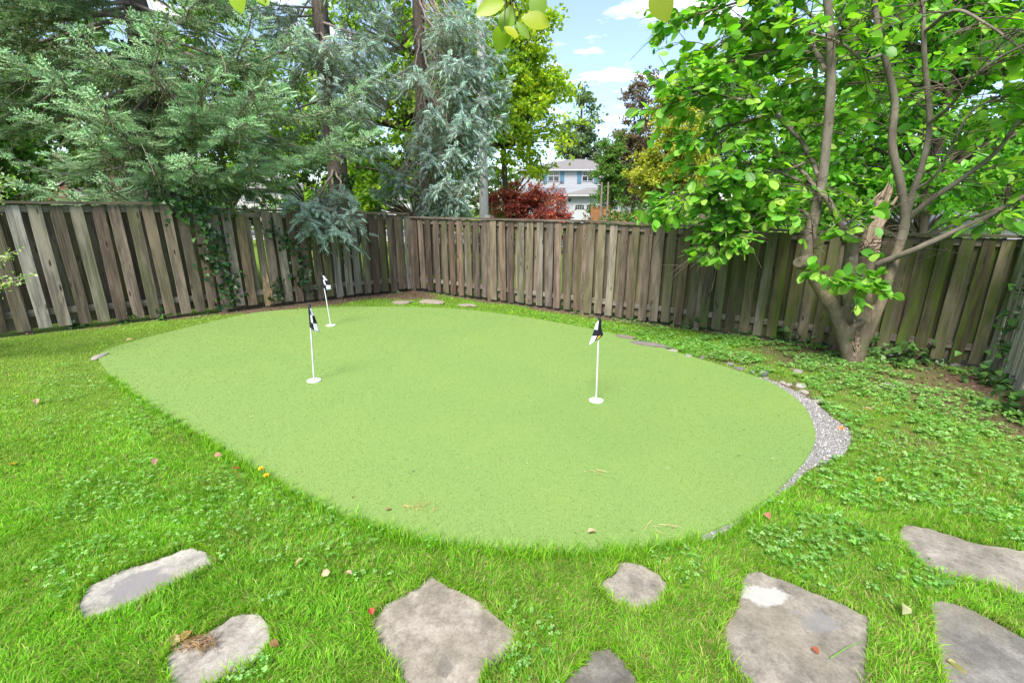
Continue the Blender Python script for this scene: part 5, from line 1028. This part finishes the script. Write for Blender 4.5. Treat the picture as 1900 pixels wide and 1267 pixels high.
def fallen(px, py, sz, c_, lab, on=0.012, name='fallen_leaf'):
    p = GP(px, py); V = LM_V*np.array([1.25, 1, 3.5]); mb = MB(); cc = jitter_col([c_]*len(V), len(V), .12); mb.add(V, LM_F, cc); me = mb.mesh(name); me.materials.append(M['leaf_soft']); o = link(name, me)
    o.location = (p[0], p[1], float(G(p[0]))+on); o.scale = (sz, sz, sz); o.rotation_euler = (rng.normal(0, .35), rng.normal(0, .35), rng.uniform(0, 6.28)); tag(o, lab, 'leaf', 'fallen leaves in the yard')
PK = (.62, .40, .32); BR = (.30, .15, .08); RD = (.5, .10, .07); TN = (.55, .42, .22)
for a in [(615,1075,.045,PK,'pink fallen leaf in the grass between the needle-strewn slab and centre slab, left one',.05), (655,1080,.045,PK,'pink fallen leaf in the grass just left of the centre slab, right one',.05), (565,1050,.05,(.62,.50,.34),'pale tan fallen leaf in grass up-left of the pink pair',.05), (235,636,.07,(.6,.40,.30),'tan fallen leaf at the left rear edge of the green',.03), (70,747,.06,(.55,.38,.28),'brownish fallen leaf far left in the lawn',.04), (293,862,.05,(.50,.25,.22),'reddish fallen leaf on the left lawn, left of the red one',.05), (399,856,.05,(.6,.30,.25),'pink fallen leaf on the left lawn beside the green edge',.05), (436,881,.05,RD,'bright red fallen leaf on the left lawn by the green edge',.05), (20,872,.08,(.5,.33,.12),'long orange-brown fallen leaf at the left edge of the lawn',.05), (1420,963,.05,(.62,.25,.2),'pink-red fallen leaf in the grass near the gravel tail',.05), (1564,796,.07,(.60,.24,.10),'orange fallen leaf at the tip of the gravel',.03), (1600,766,.07,(.5,.34,.24),'tan fallen leaf in the clover beyond the gravel',.05), (1640,902,.10,(.42,.40,.04),'large yellow fallen leaf in the clover above the grey slab',.05), (1507,1201,.035,(.42,.13,.08),'small red-brown leaf lying on the white-patched slab',.004), (1668,1132,.08,(.55,.50,.30),'pale dry leaf in the grass between the two right slabs',.05), (1757,1226,.08,(.52,.46,.20),'yellowed leaf at the edge of the bottom right slab',.006), (322,1200,.05,(.58,.38,.25),'tan leaf beside the dry needle clump, left one',.006), (338,1190,.05,(.60,.33,.16),'orange leaf beside the dry needle clump, right one',.006), (725,950,.03,BR,'tiny brown leaf on the near left of the putting green',.03), (1090,995,.05,(.6,.40,.28),'pale tan leaf on the front edge of the green',.03), (692,1150,.04,RD,'red leaf at the left corner of the centre slab',.03), (503,1200,.04,BR,'brown leaf at the right rim of the needle-strewn slab',.03)]: fallen(*a)
def needles(px, py, r, n, c_, lab, name, on=-.002):
    p = GP(px, py); z = float(G(p[0]))+on; mb = MB()
    for _ in range(n):
        a = rng.uniform(0, 6.28); q = np.array([p[0]+rng.normal(0, r), p[1]+rng.normal(0, r*.45), z+abs(rng.normal(0, r*.12))]); l_ = rng.uniform(.4, 1.0)*r; d = np.array([math.cos(a), math.sin(a)*.7, rng.normal(0, .12)])*l_
        mb.tube([q-d, q+[0, 0, .006], q+d], .0012, 3, c=jitter_col(c_, 1, .25)[0], cap=False)
    o = mb.build(name, M['leaf_soft']); tag(o, lab, 'dry needles')
needles(372, 1192, .042, 120, (.36, .25, .14), 'clump of dry orange-brown needles lying on the left front slab', 'needle_clump')
needles(768, 948, .05, 14, (.60, .36, .20), 'small spray of dry pine needles on the near left of the green', 'needle_spray', .026)
needles(1103, 880, .04, 9, (.60, .40, .25), 'small spray of dry pine needles on the green below the right flag', 'needle_spray', .026)
needles(1215, 988, .06, 7, (.58, .45, .28), 'faint spray of dry needles at the front right of the green', 'needle_spray', .026)
M['petal'] = plain('dandelion_petal', (.85, .55, .02), .6, .2, .1)
M['stalk'] = plain('weed_stalk', (.12, .25, .04), .6, .2, .1)
for px, py, lab in [(488,890,'yellow dandelion at the left rim of the green, upper one'), (498,903,'yellow dandelion at the left rim of the green, lower one')]:
    p = GP(px, py); p[2] = G(p[0]); rt = thing('dandelion', p, lab, 'flower', 'dandelions by the green'); mb = MB(); mb.tube([p, p+[.005, 0, .05], p+[.0, 0, .085]], .003, 5); mb.build('stalk', M['stalk'], rt)
    mb = MB(); n = 40; a = np.linspace(0, 25, n); e = rng.uniform(.1, .9, n); d = np.c_[np.cos(a)*np.cos(e), np.sin(a)*np.cos(e), np.sin(e)]; mb.inst(DIA, DIF, np.repeat((p+[0, 0, .085])[None], n, 0), frames(d, rnd_dirs(n)), np.full(n, .02), (1, 1, 1)); mb.build('flower_head', M['petal'], rt)
# stray grass stalk lying on the white-patched slab
p0, p1 = GP(1540,1222), GP(1602,1190); mb = MB(); z = np.array([0, 0, .006]); mb.tube([p0+z, (p0+p1)/2+z+[0, 0, .012], p1+z], [.003, .0025, .001], 4); tag(mb.build('grass_stalk', M['stalk']), 'loose green grass stalk lying on the white-patched slab', 'grass stalk')

# ------------------------------------------------------------------ concrete pole, houses, car, far fences
p = at(898, 16.4); rt = thing('concrete_pole', p, 'tall pale grey concrete street pole behind the back fence', 'pole'); mb = MB(); zz = np.linspace(-.2, 11, 14); mb.tube(np.c_[np.full(14, p[0]), np.full(14, p[1]), p[2]+zz], np.linspace(.165, .115, 14), 20); mb.build('shaft', M['concrete'], rt, True)
mb = MB(); mb.bar(p+[0, 0, 10.6], p+[2.2, 1.6, 11.3], .07, .07); mb.build('lamp_arm', M['concrete'], rt); mb = MB(); mb.box(p+[2.0, 1.4, 11.2], p+[2.7, 1.7, 11.36]); mb.build('lamp_head', M['concrete'], rt)

M['siding'] = plain('white_siding', (.33, .345, .375), .6, .3, .04, 3)
M['trim'] = plain('white_trim', (.40, .405, .42), .5, .3, .03, 3)
M['shutter'] = plain('blue_shutter', (.075, .165, .25), .5, .3, .1, 6)
M['shingle'] = plain('grey_shingle', (.17, .16, .16), .9, .15, .35, 9, .02)
M['shingle_blue'] = plain('blue_grey_shingle', (.10, .105, .12), .9, .15, .35, 9, .02)
M['cedar'] = plain('fresh_cedar', (.34, .16, .065), .7, .25, .25, 5, .004)
k = NT('window_glass'); M['glass'] = k.done(k.surf((.03, .04, .045), .08, .6))
HY = 52.0; sc = HY*.961/F_PX          # metres per measured unit at the house front
def hx(px): return P(px, 370, HY)[0]
def hz(py): return P(1060, py, HY)[2]
hb = np.array([hx(1075), HY, float(G(9.0))]); house = thing('white_house', hb, 'two-storey white house with blue shutters and a garage across the street', 'house')
gz = float(G(9.0))
def hbox(name, px0, px1, py0, py1, y0, y1, mat, parent=house, lab=None):
    mb = MB(); mb.box((hx(px0), HY+y0, hz(py1)), (hx(px1), HY+y1, hz(py0))); o = mb.build(name, M[mat], parent)
    if parent is not house: o.location = (0, 0, 0); 
    return o
def hb2(mb, px0, px1, py0, py1, y0, y1): mb.box((hx(px0), HY+y0, hz(py1)), (hx(px1), HY+y1, hz(py0)))
mb = MB(); mb.box((hx(968), HY+2.0, gz-.1), (hx(1190), HY+10, hz(311))); wall = mb.build('wall', M['siding'], house)
zz = hz(347)
sid = MB()
while zz < hz(311): 
    sid.add([(hx(967), HY+1.985, zz), (hx(1191), HY+1.985, zz), (hx(1191), HY+1.996, zz+.22), (hx(967), HY+1.996, zz+.22), (hx(967), HY+1.999, zz), (hx(1191), HY+1.999, zz)], [(0,1,2,3),(4,5,1,0)]); zz += .225
sid.build('siding', M['siding'], house, kind='stuff')
def hip(name, x0, x1, y0, y1, z0, z1, inset, mat, over=.35):
    x0 -= over; x1 += over; y0 -= over; y1 += over; ym = (y0+y1)/2; mb = MB()
    V = [(x0,y0,z0),(x1,y0,z0),(x1,y1,z0),(x0,y1,z0),(x0+inset,ym,z1),(x1-inset,ym,z1)]
    mb.add(V, [(0,1,5,4),(2,3,4,5)]); mb.add(V, [(1,2,5),(3,0,4)]); mb.add(V[:4], [(3,2,1,0)]); o = mb.build(name, M[mat], house)
    mb = MB(); mb.box((x0-.02,y0-.06,z0-.2),(x1+.02,y0-.01,z0-.02)); mb.build('gutter', M['trim'], house); return o
hip('roof', hx(968), hx(1190), HY+2, HY+10, hz(311), hz(284), 6.3, 'shingle')
for (a, b_) in ((1018,1040),(1083,1105)):
    w_ = hbox('window', a, b_, 316, 335, 1.93, 1.975, 'trim'); 
    for (c_, d_) in ((a+1.2, (a+b_)/2-.7), ((a+b_)/2+.7, b_-1.2)):
        pn = MB(); hb2(pn, c_, d_, 317.5, 333.5, 1.915, 1.928); o = pn.build('pane', M['glass'], w_); o.location = (0, 0, 0)
    mu = MB()
    for f_ in (.2, .4, .6, .8) if False else (.14, .32, .68, .86): x_ = a+(b_-a)*f_; hb2(mu, x_-.3, x_+.3, 317.5, 324, 1.90, 1.912)
    hb2(mu, a+1, b_-1, 320.2, 320.9, 1.898, 1.910); hb2(mu, a+1, b_-1, 323.8, 325.2, 1.896, 1.908); o = mu.build('muntin', M['trim'], w_); o.location = (0, 0, 0)
    for s0, s1 in ((a-9, a-1.2), (b_+1.2, b_+9)):
        o = hbox('shutter', s0, s1, 314, 338.5, 1.93, 1.978, 'shutter')
# skirt roof over porch
mb = MB(); x0, x1 = hx(990), hx(1052); mb.add([(x0-.4, HY+.9, hz(361)), (x1, HY+.9, hz(361)), (x1, HY+2.0, hz(347)), (x0, HY+2.0, hz(347)), (x0-.4, HY+.9, hz(362.5)), (x1, HY+.9, hz(362.5)), (x1, HY+2, hz(362.5)), (x0, HY+2, hz(362.5))], [(0,1,2,3),(4,5,1,0),(5,6,2,1),(7,4,0,3),(7,6,5,4)]); mb.build('porch_roof', M['shingle_blue'], house)
o = hbox('door', 1037, 1044, 367, 402, 1.9, 1.975, 'shutter'); o['label'] = 'dark blue front door panel'
hbox('porch_lamp', 1047.5, 1050, 371, 377, 1.8, 1.97, 'dark_cap'); hbox('porch_post', 1030, 1033, 362, 408, 1.0, 1.2, 'trim')
# garage wing
mb = MB(); mb.box((hx(1051), HY, gz-.1), (hx(1180), HY+1.98, hz(361))); mb.build('garage_wall', M['siding'], house)
hip('garage_roof', hx(1051), hx(1180), HY-.1, HY+3.2, hz(361), hz(348), 3.0, 'shingle', .45)
mb = MB(); hb2(mb, 1060, 1160, 366, 367, -.03, -.004); hb2(mb, 1085, 1086, 367, 376, -.03, -.004); hb2(mb, 1110, 1111, 367, 376, -.03, -.004); hb2(mb, 1060, 1160, 376, 377, -.034, -.006); hb2(mb, 1051, 1053, 362, 408, -.03, -.004); mb.build('wall_trim', M['trim'], house)
gd = hbox('garage_door', 1064, 1150, 378, 412, -.02, -.003, 'trim')
for q in range(4):
    x0 = 1068+q*21; 
    for r_ in range(4):
        pn = MB(); hb2(pn, x0+r_*4.2, x0+r_*4.2+3.5, 380+abs(r_-1.5)*.9-.4, 384, -.034, -.023); hb2(pn, x0+r_*4.2, x0+r_*4.2+3.5, 384.6, 389, -.034, -.023); o = pn.build('pane', M['glass'], gd); o.location = (0, 0, 0)
mb = MB(); th = np.linspace(0, 6.28, 17)[:-1]; c0 = np.array([hx(1057), HY-.03, hz(371.5)]); mb.add(np.vstack([c0+np.c_[.17*np.cos(th), np.zeros(16), .17*np.sin(th)], c0+[0, -.02, 0]]), [(i, (i+1) % 16, 16) for i in range(16)]); mb.build('number_plaque', M['dark_cap'], house)

# neighbours' houses glimpsed at left and right
M['brick'] = plain('red_brick', (.20, .065, .05), .85, .2, .3, 18, .01)
M['render_white'] = plain('white_render', (.5, .49, .48), .8, .2, .05, 4)
M['roof_tan'] = plain('orange_tan_shingle', (.42, .21, .12), .9, .15, .3, 9, .02)
def small_house(px0, px1, py_eave, py_ridge, Y, wallm, roofm, label, brick=None, wins=(), depth=8):
    b0, b1 = P(px0, py_eave, Y), P(px1, py_eave, Y); zr = P((px0+px1)/2, py_ridge, Y)[2]; g = float(G(b0[0])); root = thing('house', ((b0[0]+b1[0])/2, Y, g), label, 'house')
    mb = MB(); mb.box((b0[0], Y, g-.1), (b1[0], Y+depth, b0[2])); mb.build('wall', M[wallm], root)
    mb = MB(); ym = Y+depth/2; o_ = .4; V = [(b0[0]-o_, Y-o_, b0[2]), (b1[0]+o_, Y-o_, b0[2]), (b1[0]+o_, Y+depth+o_, b0[2]), (b0[0]-o_, Y+depth+o_, b0[2]), (b0[0]+2, ym, zr), (b1[0]-2, ym, zr)]
    mb.add(V, [(0,1,5,4),(2,3,4,5)]); mb.add(V, [(1,2,5),(3,0,4)]); mb.add(V[:4], [(3,2,1,0)]); mb.build('roof', M[roofm], root)
    if brick: a, b_ = P(brick[0], 380, Y), P(brick[1], brick[2], Y); mb = MB(); mb.box((a[0], Y-.12, g-.1), (b_[0], Y-.003, b_[2])); mb.build('brick_panel', M['brick'], root)
    for (a, b_, c_, d_, mt) in wins:
        p0, p1 = P(a, d_, Y), P(b_, c_, Y); mb = MB(); mb.box((p0[0], Y-.06, p0[2]), (p1[0], Y-.004, p1[2])); wi = mb.build('window', M['trim'], root)
        mb = MB(); mb.box((p0[0]+.08, Y-.08, p0[2]+.08), (p1[0]-.08, Y-.062, p1[2]-.08)); o = mb.build('pane', M[mt], wi); o.location = (0, 0, 0)
small_house(60, 290, 308, 262, 30, 'render_white', 'roof_tan', 'white house with red brick base glimpsed under the left spruce', (60, 128, 345), ((90, 112, 350, 372, 'glass'), (170, 200, 335, 360, 'glass'), (230, 270, 340, 370, 'glass')))
small_house(400, 520, 350, 318, 42, 'render_white', 'shingle', 'pale house glimpsed between the spruce trunks', None, ((410, 418, 362, 382, 'brick'), (455, 475, 358, 376, 'glass')))
small_house(1740, 1990, 425, 388, 26, 'render_white', 'shingle_blue', 'grey-roofed house glimpsed behind the right end of the mossy fence', None, ((1800, 1830, 432, 455, 'glass'),))
small_house(600, 760, 372, 345, 75, 'render_white', 'shingle', 'far pale house beyond the road seen under the maple', None, ((640, 652, 376, 386, 'glass'), (700, 712, 376, 386, 'glass')))
# parked car seen end-on through the trees
cp = at(680, 38); cp[2] = G(cp[0]); car = thing('parked_car', cp, 'dark parked car seen from behind through the maple trunks', 'car')
M['car_paint'] = plain('dark_car_paint', (.02, .022, .03), .25, .6, .1, 2); M['rubber'] = plain('tyre_rubber', (.02, .02, .02), .9, .1, .1); M['tail'] = plain('tail_light', (.45, .02, .03), .3, .5, .1)
prof = [(-.88, .28), (-.92, .6), (-.88, .95), (-.72, 1.42), (-.55, 1.5), (.55, 1.5), (.72, 1.42), (.88, .95), (.92, .6), (.88, .28)]
mb = MB(); n = len(prof); V = []
for yy, f_ in ((0, .92), (.25, 1), (3.2, 1), (4.3, .8)): V += [(cp[0]+x_*f_, cp[1]+yy, cp[2]+(z_ if yy < 3.5 else min(z_, .9))) for x_, z_ in prof]
mb.add(V, [(r*n+i, (r+1)*n+i, (r+1)*n+(i+1) % n, r*n+(i+1) % n) for r in range(3) for i in range(n)]); mb.add(V[:n], [(0, i+1, i) for i in range(1, n-1)]); mb.add(V[-n:], [(0, i, i+1) for i in range(1, n-1)]); mb.build('body', M['car_paint'], car)
mb = MB(); mb.add([cp+[-.6, -.02, 1.0], cp+[.6, -.02, 1.0], cp+[.5, -.012, 1.36], cp+[-.5, -.012, 1.36]], [(0, 1, 2, 3)]); mb.build('rear_window', M['glass'], car)
for s_ in (-1, 1):
    mb = MB(); mb.box(cp+[s_*.68-.12, -.03, .72], cp+[s_*.68+.12, .02, .9]); mb.build('tail_light', M['tail'], car)
    for yy in (.75, 3.3): mb = MB(); mb.tube([cp+[s_*.92, yy, .32], cp+[s_*.70, yy, .32]], .32, 14); mb.build('wheel', M['rubber'], car)
mb = MB(); mb.box(cp+[-.26, -.035, .45], cp+[.26, -.01, .58]); mb.build('number_plate', M['trim'], car)
# neighbour's cedar fences by the street
def cedar(px0, px1, py, Y, label):
    a, b_ = P(px0, py, Y), P(px1, py, Y); g = float(G(a[0])); root = thing('cedar_fence', (a[0], Y, g), label, 'fence'); x_ = a[0]
    while x_ < b_[0]-.1: mb = MB(); mb.box((x_, Y-.02, g+.04), (x_+.14, Y, a[2]-.08+random.gauss(0, .006))); mb.build('board', M['cedar'], root); x_ += .155
    for h in (.35, a[2]-g-.3): mb = MB(); mb.box((a[0], Y+.003, g+h), (b_[0], Y+.045, g+h+.09)); mb.build('rail', M['cedar'], root)
    mb = MB(); mb.box((a[0]-.03, Y-.06, a[2]-.07), (b_[0]+.03, Y+.08, a[2]-.03)); mb.build('cap_board', M['cedar'], root)
    for x_ in (a[0]-.05, b_[0]+.05): mb = MB(); mb.box((x_-.06, Y-.06, g-.1), (x_+.06, Y+.06, a[2]+.05)); mb.build('post', M['cedar'], root)
cedar(1100, 1128, 383, 27, 'short orange cedar fence in front of the garage'); cedar(1140, 1240, 392, 27.6, 'orange cedar fence right of the garage behind green bushes'); cedar(907, 918, 358, 23.6, 'narrow orange cedar fence end beside the concrete pole')
for px, lab in ((1117, 'bare wooden trellis post in front of the garage, left one'), (1129, 'bare wooden trellis post in front of the garage, right one')):
    a = P(px, 338, 26.5); g = float(G(a[0])); mb = MB(); mb.tube([(a[0], 26.5, g-.1), (a[0]+.02, 26.5, g+1.5), (a[0], 26.5, a[2])], [.06, .055, .045], 7, wob=.08); tag(mb.build('trellis_post', M['bark_twig']), lab, 'post')
